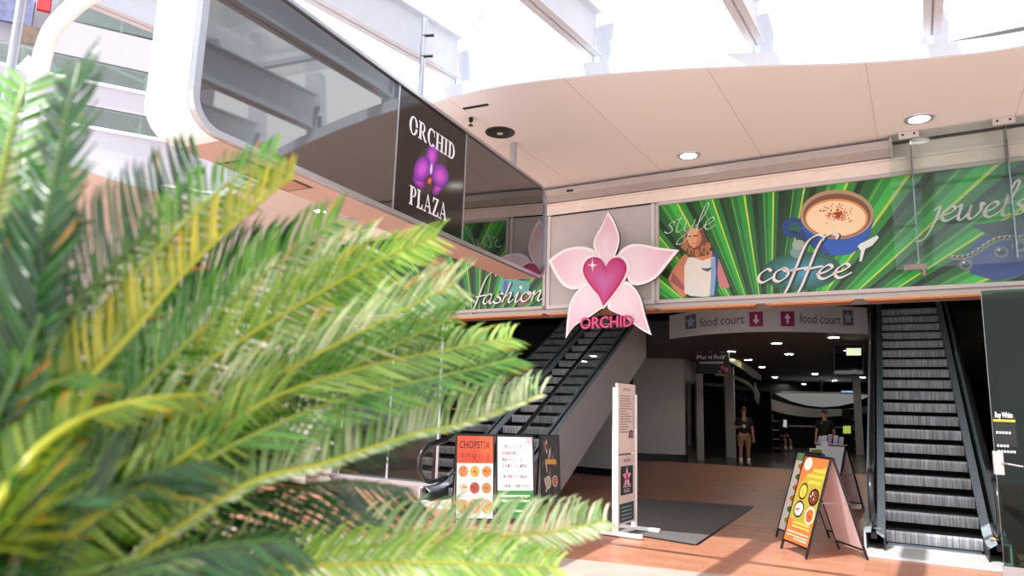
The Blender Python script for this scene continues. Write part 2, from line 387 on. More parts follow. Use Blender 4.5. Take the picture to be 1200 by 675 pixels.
# hall behind the bulkhead
def st(name, mb, m): return struct(name, mb, m)
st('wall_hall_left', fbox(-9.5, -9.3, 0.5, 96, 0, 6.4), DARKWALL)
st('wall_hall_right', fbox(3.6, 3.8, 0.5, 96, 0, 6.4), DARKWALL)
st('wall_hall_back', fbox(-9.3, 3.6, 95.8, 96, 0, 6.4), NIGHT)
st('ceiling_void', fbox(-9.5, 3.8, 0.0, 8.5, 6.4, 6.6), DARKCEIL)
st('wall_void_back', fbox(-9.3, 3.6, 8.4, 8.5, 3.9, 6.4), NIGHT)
# upper floor slab with its convex fascia
fasc = [(-4.75, 4.9), (-4.39, 5.45), (-3.72, 6.0), (-3.1, 6.22), (-2.47, 6.3), (-1.8, 6.14), (-1.24, 5.84), (-0.5, 5.18), (-0.3, 4.9)]
fasc = [(p.x, p.y) for p in spline([V((a, b, 0)) for a, b in fasc], 4)]
# measured: the sign bows towards the viewer at its middle
fasc = [(-4.55 + 4.25 * t, 5.9 - 1.05 * math.sin(math.pi * t)) for t in [k / 24 for k in range(25)]]
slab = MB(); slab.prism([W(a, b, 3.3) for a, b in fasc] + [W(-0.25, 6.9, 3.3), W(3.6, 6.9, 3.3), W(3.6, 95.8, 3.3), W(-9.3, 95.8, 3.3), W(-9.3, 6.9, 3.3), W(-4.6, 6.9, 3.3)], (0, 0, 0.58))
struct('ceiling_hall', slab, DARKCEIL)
struct('wall_sun_stop', fbox(-9.5, 9, 0.06, 0.4, 5.42, 6.6), CREAM)  # added unseen wall, keeps sun from leaking in above the soffit
# white block and support wall
wb = MB(); 
p0, p1 = onz(742, 539, 0), onz(803, 541, 0); dv = (V((-(p1 - p0).y, (p1 - p0).x, 0))).normalized()
wb.prism([p0 + dv * .0, p1, p1 + D * 1.4, p0 + D * 1.4], (0, 0, 3.3)); struct('wall_block', wb, HALLWHITE)
bb_ = MB(); bb_.prism([p0 - dv * .02, p1 - dv * .02 + S * .02, p1 + D * 1.4 + S * .02, p0 + D * 1.4], (0, 0, 0.22)); struct('baseboard_block', bb_, NIGHT)
p0, p1 = onz(655, 552, 0), onz(722, 558, 0)
sw = MB(); sw.prism([p0, p1, p1 + D * 0.9, p0 + D * 0.9], (0, 0, 3.29)); struct('wall_support', sw, HALLWHITE)
sb = MB(); sb.prism([p0 - D * .02, p1 - D * .02 + S * .02, p1 + D * 0.9 + S * .02, p0 + D * 0.9], (0, 0, 0.16)); struct('baseboard_support', sb, NIGHT)

# ------------------------------------------------------------------ skylight
def rafter(i, s, d0, zb0, zt0, label):
    t = thing('skylight_rafter', W(s, d0, 5.3), label, 'beam', 'white rafters under the skylight')
    L = 9.0; sb_, stp = 0.10, 0.15
    web = MB(); a = 0.012; d1 = d0 - L
    def P(x, d, z): return W(s + x, d, z)
    web.hexa([P(-a, d1, zb0 - sb_ * L), P(a, d1, zb0 - sb_ * L), P(a, d0, zb0), P(-a, d0, zb0), P(-a, d1, zt0 - stp * L * .8), P(a, d1, zt0 - stp * L * .8), P(a, d0, zt0), P(-a, d0, zt0)])
    web.build('web', BEAMW, t)
    for nm, z0, k in (('bottom_flange', zb0, sb_), ('top_flange', zt0, stp * .8)):
        f_ = MB(); w_ = 0.085
        f_.hexa([P(-w_, d1, z0 - k * L), P(w_, d1, z0 - k * L), P(w_, d0, z0), P(-w_, d0, z0), P(-w_, d1, z0 - k * L + .02), P(w_, d1, z0 - k * L + .02), P(w_, d0, z0 + .02), P(-w_, d0, z0 + .02)])
        f_.build(nm, BEAMW, t)
    pm = MB(); lean = 0.14; w_ = 0.13
    dd = d0 + 0.08
    pm.hexa([P(-w_, dd, 5.42), P(w_, dd, 5.42), P(w_, dd + .16, 5.42), P(-w_, dd + .16, 5.42), P(-w_ + lean, dd, 6.6), P(w_ + lean, dd, 6.6), P(w_ + lean, dd + .16, 6.6), P(-w_ + lean, dd + .16, 6.6)])
    pm.build('post', BEAMW, t)
    sp = MB(); sp.hexa([P(-w_, dd - .02, 5.42), P(-w_ + .07, dd - .02, 5.42), P(-w_ + .07, dd, 5.42), P(-w_, dd, 5.42), P(-w_ + .01, dd - .02, 5.85), P(-w_ + .08, dd - .02, 5.85), P(-w_ + .08, dd, 5.85), P(-w_ + .01, dd, 5.85)])
    sp.build('cleat', SILVER, t)
    return t
RA = [(-4.22, -3.72, 'white skylight rafter above the hanging sign'), (-2.45, -3.45, 'white skylight rafter second from the hanging sign, above the heart emblem'),
      (-0.76, -2.86, 'white skylight rafter above the cup picture'), (0.9, -2.25, 'white skylight rafter nearest the right edge of the photo'),
      (-6.0, -3.5, 'white skylight rafter left of the hanging sign')]
for i, (s, d, l) in enumerate(RA): rafter(i, s, d, 5.62, 6.15, l)
for k, (d, z) in enumerate(((-3.6, 6.3), (-5.6, 6.06), (-7.8, 5.8))):
    pr = MB(); pr.box(-7.5, 3.4, d - .04, d + .04, z, z + .07, lambda a, b, c: W(a, b, c))
    tag(pr.build('skylight_purlin', BEAMW, base=W(-2, d, z)), ['thin white glazing bar crossing above the rafters, the one nearest the pink soffit', 'thin white glazing bar crossing the rafters in the middle of the skylight', 'thin white glazing bar crossing the rafters nearest the viewer'][k], 'glazing bar', 'glazing bars of the skylight')
gp = MB(); gp.hexa([W(-7.5, -12, 5.42), W(3.4, -12, 5.42), W(3.4, -3.0, 6.48), W(-7.5, -3.0, 6.48), W(-7.5, -12, 5.43), W(3.4, -12, 5.43), W(3.4, -3.0, 6.49), W(-7.5, -3.0, 6.49)])
struct('window_1', gp, SKYGLASS)

# ------------------------------------------------------------------ balconies: upper left and upper right
def tiers(name_no, pts, base_levels, side):
    """white slab fascias (structure) with set-back glass balustrades; pts is the plan line"""
    fm = MB()
    for (z0, z1) in base_levels:
        for p, q in zip(pts[:-1], pts[1:]):
            nrm = V((-(q - p).y, (q - p).x, 0)).normalized() * side
            fm.hexa([p + Z * z0, q + Z * z0, q + nrm * 1.6 + Z * z0, p + nrm * 1.6 + Z * z0, p + Z * z1, q + Z * z1, q + nrm * 1.6 + Z * z1, p + nrm * 1.6 + Z * z1])
    return struct('wall_balcony_' + name_no, fm, LILAC)
Q = C0 + hor(120) * 14.0; Q.z = 0; LD = hor(2200); nL = V((LD.y, -LD.x, 0))
pl = [Q - LD * 6, Q - LD * 2, Q + LD * 1, Q + LD * 2.3]
tiers('left', pl, [(5.42, 6.28), (6.72, 7.12)], 1)
pu = [Q - LD * 1.45, Q + LD * 1, Q + LD * 2.3]
tiers('left_upper', pu, [(7.58, 8.22), (8.9, 9.5)], 1)
bw = MB(); bw.hexa([p + Z * z for z in (5.42, 10) for p in (pl[0] - nL * .7, pl[-1] - nL * .7, pl[-1] - nL * .9, pl[0] - nL * .9)])
struct('wall_upper_left', bw, LILAC)
lsp = MB(); lsp.hexa([p + Z * 5.43 for p in (pl[0] + nL * .02, pl[-1] + nL * .02, pl[-1] + nL * .03, pl[0] + nL * .03)] + [p + Z * 5.47 for p in (pl[0] + nL * .02, pl[-1] + nL * .02, pl[-1] + nL * .03, pl[0] + nL * .03)])
for zz in (6.28, 7.12):
    lsp.hexa([p + Z * zz for p in (pl[0] - nL * .1, pl[-1] - nL * .1, pl[-1] + nL * .05, pl[0] + nL * .05)] + [p + Z * (zz + .05) for p in (pl[0] - nL * .1, pl[-1] - nL * .1, pl[-1] + nL * .05, pl[0] + nL * .05)])
struct('trim_7', lsp, WHITE)
for k, (z0, z1, lb) in enumerate(((6.33, 6.74, 'lower glass balcony balustrade at upper left, behind the palm'), (7.17, 7.6, 'middle glass balcony balustrade at upper left, with a sloping white rail'), (8.27, 8.92, 'topmost glass balcony balustrade at upper left'))):
    t = thing('glass_balustrade', pl[0] + Z * z0, lb, 'balustrade', 'glass balustrades of the upper left balconies')
    g = MB(); a, b = (pl if k < 2 else pu)[0] - nL * .03, pl[-1] - nL * .03
    g.hexa([a + Z * z0, b + Z * z0, b - nL * .015 + Z * z0, a - nL * .015 + Z * z0, a + Z * z1, b + Z * z1, b - nL * .015 + Z * z1, a - nL * .015 + Z * z1]); g.build('glass_sheet', GLASSB, t)
    for j in range(5):
        c = (a + nL * .03) + (b - a) * (.04 + .23 * j) - nL * .07; p = MB(); p.tube([c + Z * z0, c + Z * (z1 - .02)], .022, 8); p.build('post', WHITE, t)
    r_ = MB(); r_.tube([a - nL * .05 + Z * (z1 - .03), b - nL * .05 + Z * (z1 - .03)], .02, 8); r_.build('top_rail', WHITE, t)
    if k == 1:
        r_ = MB(); c = Q - LD * .75 - nL * .1; r_.tube([c + Z * (z1 + .0), c + LD * 1.3 + Z * (z0 + .12)], .035, 8); r_.build('sloping_rail', WHITE, t)
# potted greenery on lower left balcony
pc = pl[0] + LD * 6.2 - nL * .35 + Z * 6.28
for j in range(3):
    t = thing('potted_plant', pc + LD * (.42 * j - .2), 'small green pot plant behind the balcony glass, ' + ('leftmost', 'middle', 'rightmost')[j] + ' of three', 'plant', 'balcony pot plants')
    m_ = MB(); m_.lathe([(.06, 0), (.09, .16), (.085, .17)], 12, pc + LD * (.42 * j - .2)); m_.build('pot', WHITE, t)
    m_ = MB()
    for k in range(26):
        a = random.uniform(0, 6.28); r = random.uniform(.02, .16); c = pc + LD * (.42 * j - .2) + V((math.cos(a) * r, math.sin(a) * r, .2 + random.uniform(0, .2)))
        m_.ball(c, .045, .02, .03, c=lin(random.choice([(150, 190, 110), (190, 215, 150), (110, 160, 80)])), seg=6, rings=4)
    m_.build('foliage', PRINT, t)
# shop clutter far upper left, behind balcony glass
for j, (px, py, w, h, c) in enumerate(((4, 58, .75, .3, (150, 110, 125)), (52, 4, .2, .3, (205, 50, 60)), (8, 10, .8, .5, (110, 115, 150)), (40, 48, .5, .5, (120, 100, 90)))):
    q = onpl(px, py, Q - nL * .4, nL); m_ = MB()
    m_.hexa([q + LD * x + nL * y + Z * z for z in (-h / 2, h / 2) for x, y in ((-w / 2, -.05), (w / 2, -.05), (w / 2, .05), (-w / 2, .05))])
    tag(m_.build('banner', mat('banner_%d' % j, c, .6, var=.3, scale=9), base=q - Z * h / 2), ['dull pink banner low behind the balcony glass at far upper left', 'small red pennant behind the balcony glass', 'blue grey banner at the top left corner of the photo', 'brown grey hanging cloth beside the curved white pipe'][j], 'banner', 'cloths behind the top left balcony')
# right side balconies (what the black screens mirror)
pr_ = [W(2.6, -1.9), W(3.75, -2.8), W(4.5, -4.2), W(4.95, -6.4), W(5.05, -9.0)]
tiers('right', pr_, [(5.44, 6.2), (7.1, 7.9)], 1)
wr = MB()
for p, q in zip(pr_[:-1], pr_[1:]):
    nn = V((-(q - p).y, (q - p).x, 0)).normalized()
    wr.hexa([p + nn * 1.5, q + nn * 1.5, q + nn * 1.7, p + nn * 1.7] + [x + Z * 9 for x in (p + nn * 1.5, q + nn * 1.5, q + nn * 1.7, p + nn * 1.7)])
wr2 = MB()
for p, q in zip(pr_[:-1], pr_[1:]):
    nn = V((-(q - p).y, (q - p).x, 0)).normalized()
    cs = (p + nn * 1.5, q + nn * 1.5, q + nn * 1.7, p + nn * 1.7)
    wr2.hexa([x + Z * 5.42 for x in cs] + [x + Z * 9 for x in cs])
struct('wall_upper_right', wr2, LILAC)
for k, z0 in enumerate((6.25,)):
    t = thing('glass_balustrade', pr_[0] + Z * z0, 'glass balustrade of the upper right balcony above the pink soffit', 'balustrade')
    g = MB()
    for p, q in zip(pr_[:-1], pr_[1:]):
        nn = V((-(q - p).y, (q - p).x, 0)).normalized() * .05
        g.hexa([x + Z * z for z in (z0 - .05, z0 + .8) for x in (p + nn, q + nn, q + nn * 1.3, p + nn * 1.3)])
    g.build('glass_sheet', GLASSD, t)

# ================================================================== HANGING SCREEN SIGN
PB = onz(602, 168, 5.3); PB.z = 0
A = hor(998); N = V((A.y, -A.x, 0)); ZB, ZT = 3.42, 4.80
def SG(a, n, z): return PB + A * a + N * n + Z * z
def rrect(a0, a1, z0, z1, r, n=7):
    out = []
    for cx, cz, q0 in ((a1 - r, z1 - r, 0), (a0 + r, z1 - r, 90), (a0 + r, z0 + r, 180), (a1 - r, z0 + r, 270)):
        for k in range(n):
            q = math.radians(q0 + 90 * k / (n - 1)); out.append((cx + r * math.cos(q), cz + r * math.sin(q)))
    return out
sg = thing('hanging_screen_sign', SG(-2.4, 0, ZB), 'long white rounded sign box with black screens hanging at upper left', 'sign', rz=0)
A0, A1 = -5.42, 0.68
hm = MB(); hm.prism([SG(a, -.24, z) for a, z in rrect(A0, A1, ZB, ZT, .24)], N * .44); hm.build('housing', WHITE, sg, bevel=.02)
um = MB(); um.box(A0 + .3, A1 - .26, -.235, .185, ZB - .004, ZB + .003, SG); um.build('underside_bounce_sheet', mat('underside_bounce_tone', (186, 158, 146), .5, var=.03), sg)  # added sheet, floor bounce and shade of the white housing put into its colour
def ring(mb, o, i, n0, n1):
    k = len(o); vs = [SG(a, n0, z) for a, z in o] + [SG(a, n0, z) for a, z in i] + [SG(a, n1, z) for a, z in o] + [SG(a, n1, z) for a, z in i]
    fs = []
    for j in range(k):
        q = (j + 1) % k; fs += [(j, q, k + q, k + j), (2 * k + j, 3 * k + j, 3 * k + q, 2 * k + q), (j, 2 * k + j, 2 * k + q, q), (k + j, k + q, 3 * k + q, 3 * k + j)]
    mb.add(vs, fs)
rm = MB(); ring(rm, rrect(A0, A1, ZB, ZT, .24), rrect(A0 + .055, A1 - .04, ZB + .045, ZT - .035, .2), .19, .245); rm.build('face_rim', SILVER, sg)
S1, S2 = -3.07, -1.71
lf = clip(rrect(A0 + .05, A1 - .035, ZB + .04, ZT - .03, .2), A0, S1 - .012, 0, 9); rf = clip(rrect(A0 + .05, A1 - .035, ZB + .04, ZT - .03, .2), S2 + .012, A1, 0, 9)
x = MB(); x.prism([SG(a, .195, z) for a, z in lf], N * .025); scr = x.build('screen', BLACKG, sg); scr['label'] = 'large black glass screen left of the lettered panel'
x = MB(); x.prism([SG(a, .195, z) for a, z in rf], N * .025); scr = x.build('screen', BLACKG, sg); scr['label'] = 'black glass screen right of the lettered panel'
x = MB(); x.box(S1 + .012, S2 - .012, .195, .218, ZB + .04, ZT - .03, SG); lp = x.build('lettered_panel', BROWNG, sg)
for sx in (S1, S2):
    x = MB(); x.box(sx - .012, sx + .012, .195, .224, ZB + .04, ZT - .03, SG); x.build('panel_joint', SILVER, sg)
# serif letters
def serif(ch):
    P = []                                             # list of polygons in a box about 0.75 wide, cap height 1
    def R(x0, x1, y0, y1): P.append([(x0, y0), (x1, y0), (x1, y1), (x0, y1)])
    def ringp(cx, cy, rx, ry, ix, iy, a0, a1, n=16):
        o = ell(cx, cy, rx, ry, n, a0, a1); i = ell(cx, cy, ix, iy, n, a0, a1)
        for k in range(n - 1): P.append([o[k], o[k + 1], i[k + 1], i[k]])
    T, t = .21, .085
    if ch == 'O': ringp(.42, .5, .42, .52, .21, .44, 0, 2 * math.pi + .0001, 29); return P, .86
    if ch == 'C':
        ringp(.42, .5, .42, .52, .21, .44, math.radians(48), math.radians(318), 24); R(.68, .74, .62, 1.0); R(.62, .74, .02, .16); return P, .8
    if ch == 'I': R(.1, .1 + T, 0, 1); R(0, .37, 0, t); R(0, .37, 1 - t, 1); return P, .4
    if ch == 'H':
        for x in (.1, .62): R(x, x + T, 0, 1); R(x - .1, x + T + .1, 0, t); R(x - .1, x + T + .1, 1 - t, 1)
        R(.2, .7, .47, .53); return P, .92
    if ch == 'D': R(.1, .1 + T, 0, 1); R(0, .35, 0, t); R(0, .35, 1 - t, 1); ringp(.35, .5, .45, .5, .24, .42, -math.pi / 2, math.pi / 2, 16); return P, .84
    if ch in 'PR':
        R(.1, .1 + T, 0, 1); R(0, .37, 0, t); R(0, .4, 1 - t, 1); R(.2, .42, .45, .5); ringp(.4, .725, .29, .275, .13, .22, -math.pi / 2, math.pi / 2, 14)
        if ch == 'R': P.append([(.34, .47), (.52, .47), (.82, .05), (.64, .0)]); R(.64, .9, 0, t); return P, .9
        return P, .72
    if ch == 'L': R(.1, .1 + T, 0, 1); R(0, .37, 1 - t, 1); R(0, .66, 0, t); P.append([(.66, 0), (.66, .3), (.6, .3), (.5, .06)]); return P, .7
    if ch == 'A':
        P.append([(.36, .98), (.46, 1.02), (.86, .02), (.68, .02)]); P.append([(.4, .98), (.46, 1.0), (.16, .03), (.1, .03)]); R(.22, .6, .3, .36); R(0, .28, 0, t); R(.56, .94, 0, t); return P, .92
    if ch == 'Z': R(.04, .7, 1 - t, 1); R(.02, .72, 0, t); P.append([(.5, .96), (.7, .96), (.22, .04), (.02, .04)]); P.append([(.04, .96), (.04, .72), (.09, .72), (.2, .96)]); P.append([(.72, .04), (.72, .3), (.67, .3), (.54, .04)]); return P, .76
def serif_word(wd, a0, a1, z0, z1, name):
    tot = sum(serif(c)[1] + .06 for c in wd) - .06; kx = (a1 - a0) / tot; kz = z1 - z0; x = 0
    mb = MB()
    for c in wd:
        P, w = serif(c)
        for p in P: mb.flat([SG(a0 + (x + u) * kx, .2215, z0 + v * kz) for u, v in p], c=lin((235, 238, 245)))
        x += w + .06
    mb.build(name, mat(name + '_white', (236, 238, 244), .4, var=.02), lp)
def sgp(px, py):
    q = onpl(px, py, PB + N * .22, N) - PB; return q.dot(A), q.z
# lettering placed by the measured corners of each word
a0, _ = sgp(480, 140); a1, _ = sgp(534, 160); serif_word('ORCHID', a0, a1, 4.34, 4.535, 'lettering')
a0, _ = sgp(479, 240); a1, _ = sgp(523, 262); serif_word('PLAZA', a0, a1, 3.60, 3.80, 'lettering')
# orchid photograph on the panel
of = MB()
def opetal(cx, cy, rx, ry, rot, c0, c1, lift):
    for k, (f, mixv) in enumerate(((1.0, 0), (.82, .35), (.6, .7), (.36, 1))):
        c = tuple(c0[i] + (c1[i] - c0[i]) * mixv for i in range(3))
        o = [sgp(u, w) for u, w in ell(cx, cy, rx * f, ry * f, 26, rot=rot)]
        of.flat([SG(a, .2188 + lift + k * .0003, z) for a, z in o], c=lin(c))
opetal(504, 198, 19, 29, .3, (58, 46, 40), (80, 62, 60), 0)
opetal(491, 213, 6, 10, -.7, (96, 24, 110), (196, 70, 190), .001); opetal(513, 220, 5.5, 10, .5, (96, 24, 110), (196, 70, 190), .001)
opetal(506, 183, 7.2, 15, .1, (104, 40, 150), (206, 84, 206), .002)
opetal(494.5, 198, 9.6, 15.5, .28, (112, 44, 160), (206, 84, 206), .003); opetal(515.5, 206, 10, 14, -.2, (112, 44, 160), (206, 84, 206), .004)
opetal(503, 212, 3.4, 5, .2, (120, 24, 60), (226, 130, 60), .005); opetal(505, 198, 1.6, 7, .1, (205, 170, 232), (240, 225, 250), .005)
of.build('orchid_picture', PRINT, lp)
x = MB(); x.box(-4.75, -4.05, -.19, .05, ZB - .012, ZB + .004, SG); ap = x.build('access_panel', TAN, sg); 
x = MB(); x.box(-4.78, -4.02, -.22, .08, ZB - .006, ZB + .004, SG); x.build('panel_frame', DKMETAL, ap)
x = MB(); x.tube([SG(0, 0, ZT - .01), SG(0, 0, 5.3)], .05, 12); x.build('hanger_post', SILVER, sg)
q = onpl(495, 75, PB + N * 0, N) - PB; ap_ = q.dot(A)
x = MB(); x.tube([SG(ap_, 0, ZT - .01), SG(ap_, 0, 5.92)], .035, 12); hp = x.build('hanger_post', SILVER, sg)
for zz in (5.45, 5.7):
    x = MB(); x.tube([SG(ap_ - .02, .0, zz), SG(ap_ + .02, .12, zz)], .018, 8); x.build('clamp_bolt', DKMETAL, hp)

# white curved tube post beside the palm
cu = [at(44, 640, 5.2), at(44, 300, 5.2), at(45, 120, 5.2), at(46, 85, 5.2), at(52, 58, 5.2), at(62, 34, 5.15), at(80, 14, 5.1), at(103, -4, 5.0), at(150, -25, 4.9)]
b0 = cu[1].copy(); b0.z = 0.0; cu[0] = b0
for k in (1, 2): cu[k].x, cu[k].y = cu[3].x * (.5 * k) + b0.x * (1 - .5 * k), cu[3].y * (.5 * k) + b0.y * (1 - .5 * k)
t = thing('curved_tube_post', b0, 'thick white bent tube post at upper left, behind the palm tips', 'post')
x = MB(); x.tube(spline(cu, 8), .062, 16); x.build('tube', WHITE, t, smooth=True)
x = MB(); x.lathe([(.12, 0), (.12, .02), (.07, .03), (.065, .06)], 20, b0); x.build('base_plate', SILVER, t)
x = MB(); x.tube([cu[3] + V((-.09, 0, -.02)), cu[3] + V((-.02, 0, .08))], .075, 12); x.build('joint_collar', WHITE, t)
b1 = at(16, 60, 6.5); tp = V((b1.x, b1.y, at(20, -40, 6.5).z)); b1.z = 0
tag(MB().tube([b1, tp], .04, 12).build('silver_pole', SILVER, base=b1), 'slim silver pole at the far upper left corner', 'pole')

# ================================================================== CEILING FITTINGS
for px, py, lb in ((1077, 139, 'round lit downlight in the pink soffit at right, above the cup picture'), (807, 182, 'round lit downlight in the soffit above the picture of the woman'), (375, 247, 'round lit downlight at left, just under the hanging sign')):
    q = onz(px, py, 5.3); t = thing('downlight', q, lb, 'light', 'downlights in the soffit')
    x = MB(); x.lathe([(.10, -.012), (.165, -.012), (.17, 0), (.10, 0)], 28, q, cap=False); x.build('trim_ring', SILVER, t)
    x = MB(); x.lathe([(.02, -.006), (.118, -.014), (.118, 0)], 28, q); x.build('lens', LAMPW, t)
q = onz(586, 155, 5.3); t = thing('ceiling_speaker', q, 'round black recessed speaker in the soffit above the hanging sign', 'speaker')
x = MB(); x.lathe([(.13, -.02), (.2, -.012), (.205, 0), (.05, 0)], 28, q); x.build('grille', BLACK, t)
x = MB(); x.lathe([(.01, -.03), (.04, -.026), (.045, -.015)], 16, q); x.build('centre_cap', GREYP, t)
a, b = onz(543, 127, 5.3), onz(572, 122, 5.3); dd = (b - a); dd = dd.normalized(); nn = V((-dd.y, dd.x, 0))
tag(MB().hexa([a - nn * .02 - Z * .012, b - nn * .02 - Z * .012, b + nn * .02 - Z * .012, a + nn * .02 - Z * .012, a - nn * .02 + Z * .002, b - nn * .02 + Z * .002, b + nn * .02 + Z * .002, a + nn * .02 + Z * .002]).build('ceiling_slot', BLACK, base=a), 'thin black slot in the soffit behind the sign top', 'vent')
q = onz(552, 138, 5.3); t = thing('sprinkler', q, 'small dark sprinkler head in the soffit by the sign top', 'sprinkler')
x = MB(); x.lathe([(.03, -.0), (.028, -.05), (.012, -.06)], 12, q); x.build('body', DKMETAL, t); x = MB(); x.lathe([(.01, -.1), (.035, -.105), (.03, -.11)], 12, q); x.tube([q - Z * .05, q - Z * .105], .008, 6); x.build('deflector', DKMETAL, t)
# long grey light trough at the top of the bulkhead
t = thing('light_trough', W(-3.0, -.12, 5.08), 'long grey metal light trough along the top of the bulkhead', 'light fitting')
x = MB(); sT = fac(1043, 180, -.2)[0]; x.prism([W(-9.3, .02, 5.06), W(-9.3, -.14, 5.06), W(-9.3, -.26, 5.14), W(-9.3, -.26, 5.25), W(-9.3, .02, 5.25)], S * (sT + 9.3)); x.build('body', TROUGH, t)
x = MB(); x.prism([W(sT, .02, 5.03), W(sT, -.16, 5.03), W(sT, -.29, 5.13), W(sT, -.29, 5.27), W(sT, .02, 5.27)], S * .03); x.build('end_cap', GREYP, t)
x = MB(); s0 = fac(664, 231, -.26)[0]; x.box(s0, s0 + .12, -.265, -.255, 5.165, 5.2, lambda a, b, z: W(a, b, z)); x.build('vent_slot', DKMETAL, t)

# ================================================================== BILLBOARDS
def board(name, lb, s0, s1, d=-.02):
    t = thing(name, W((s0 + s1) / 2, d, 3.2), lb, 'billboard')
    x = MB(); z0, z1 = 3.24, 4.86; w = .055
    for (a, b, c, e) in ((s0, s1, z0, z0 + w), (s0, s1, z1 - w, z1), (s0, s0 + w, z0, z1), (s1 - w, s1, z0, z1)): x.box(a, b, d - .045, d + .03, c, e, lambda u, v, z: W(u, v, z))
    x.build('frame', GREYP, t, bevel=.006); return t
def fan(mb, focus, rect, d, bands):
    """painted palm leaf: wedges radiating from focus, clipped to the panel"""
    fx, fz = focus
    for a0, a1, c, lift in bands:
        p = [(fx, fz), (fx + 9 * math.sin(a0), fz + 9 * math.cos(a0)), (fx + 9 * math.sin(a1), fz + 9 * math.cos(a1))]
        p = clip(p, *rect)
        if len(p) > 2: mb.add([W(a, d - lift, b) for a, b in p], [tuple(range(len(p)))], 0, lin(c))
def leaf_bands(a0, a1, step, rnd):
    out = [(a0, a1, (12, 40, 20), 0)]; a = a0
    while a < a1:
        st_ = step * rnd.uniform(.8, 1.2); g = rnd.choice([(34, 138, 52), (40, 158, 54), (24, 112, 46), (56, 172, 62)])
        w = st_ * rnd.uniform(.68, .92)
        for k in range(4):
            f_ = (.55, .8, 1.05, .75)[k]; out.append((a + w * k / 4, a + w * (k + 1) / 4, tuple(min(255, int(v * f_)) for v in g), .001))
        out.append((a + w * .72, a + w * .72 + st_ * .06, (176, 206, 64), .002)); out.append((a + w * .3, a + w * .3 + st_ * .03, (92, 168, 70), .002))
        a += st_
    return out
SCR = {  # cursive letters, x-height 1, slanted afterwards
 'c': ([[(.62, .8), (.4, 1), (.1, .65), (.1, .2), (.35, 0), (.75, .35)]], .72),
 'o': ([[(.45, 1), (.12, .7), (.12, .2), (.4, 0), (.7, .35), (.68, .8), (.42, 1), (.6, .75), (.95, .85)]], .8),
 'f': ([[(.0, -1.0), (.1, -.5), (.2, .6), (.3, 2.0), (.45, 2.9), (.8, 3.3), (1.1, 3.15), (1.1, 2.85)], [(.0, .75), (.4, .85), (.85, .95)]], .62),
 'e': ([[(.0, .35), (.4, .5), (.65, .8), (.45, 1), (.15, .65), (.15, .2), (.42, 0), (.85, .35)]], .74),
 's': ([[(.6, .85), (.42, 1), (.2, .75), (.45, .45), (.5, .12), (.2, 0), (-.02, .18)]], .62),
 't': ([[(.35, 1.75), (.2, .5), (.25, .05), (.45, .05), (.7, .35)], [(-.05, 1.1), (.65, 1.2)]], .58),
 'y': ([[(.05, .85), (.2, 1), (.2, .2), (.42, .05), (.72, .5), (.8, 1)], [(.8, 1), (.6, -.4), (.3, -1.0), (-.1, -1.0), (.1, -.5), (.9, .3)]], .88),
 'l': ([[(.05, .3), (.45, 1.2), (.6, 2.1), (.42, 2.2), (.25, 1.2), (.2, .2), (.4, 0), (.7, .3)]], .6),
 'j': ([[(.1, .8), (.35, 1), (.25, -.2), (.0, -1.1), (-.4, -1.3)]], .46),
 'w': ([[(.0, .85), (.18, 1), (.18, .15), (.38, 0), (.62, .5), (.65, .95), (.65, .2), (.85, 0), (1.15, .5), (1.1, 1), (1.3, .85)]], 1.26),
 'a': ([[(.62, .85), (.42, 1), (.12, .6), (.12, .15), (.32, 0), (.58, .4), (.66, 1)], [(.66, 1), (.6, .2), (.72, 0), (.95, .35)]], .92),
 'h': ([[(.3, 2.1), (.2, 1.2), (.05, 0)], [(.1, .45), (.4, .95), (.58, .9), (.52, .2), (.65, 0), (.9, .35)]], .86),
 'i': ([[(.05, .5), (.25, 1), (.18, .15), (.32, 0), (.55, .35)], [(.33, 1.45), (.37, 1.5)]], .5),
 'n': ([[(.0, .8), (.15, 1), (.1, 0)], [(.12, .45), (.42, .98), (.6, .9), (.55, .2), (.68, 0), (.92, .35)]], .9),
}
def script(mb, word, fn, x0, x1, zbase, xh, slant, wid, c):
    tot = sum(SCR[ch][1] for ch in word); k = (x1 - x0) / (tot * 1.0); x = 0
    for ch in word:
        st_, w = SCR[ch]
        strokes(mb, [[(x0 + (x + u) * k + slant * v * xh, zbase + v * xh) for u, v in ln] for ln in st_], fn, wid, c)
        x += w
def poly_px(mb, pts, c, d, lift, n=0, rect=None):
    P = [fac(u, w, d) for u, w in pts]
    if rect: P = clip(P, *rect)
    if len(P) > 2: mb.flat([W(a, d - lift, b) for a, b in P], c=lin(c))
def zz8(x, y): return (760 + x / 3.75, 180 + y / 3.75)
def zw(x, y): return (780 + x / 6.756, 250 + y / 6.756)
def zc(x, y): return (900 + x / 5.0, 210 + y / 5.0)
def zj(x, y): return (1040 + x / 3.375, 140 + y / 3.375)
def zf(x, y): return (480 + x / 5.62, 260 + y / 5.62)
rnd = random.Random(3)
dB = -.02
# --- main board: style / coffee / jewels
m0 = fac(771, 300, dB)[0] - .03; m1 = 3.6
bt = board('billboard', 'long green palm leaf billboard with a woman, a coffee cup and jewellery', m0, m1)
rect = (m0 + .05, m1 - .05, 3.29, 4.81); pm = MB()
pm.add([W(rect[0], dB, rect[2]), W(rect[1], dB, rect[2]), W(rect[1], dB, rect[3]), W(rect[0], dB, rect[3])], [(0, 1, 2, 3)], 0, lin((16, 48, 22)))
fx, fz = fac(903, 433, dB)
fan(pm, (fx, fz), rect, dB - .001, leaf_bands(-1.35, 1.5, .19, rnd))
L0 = .006
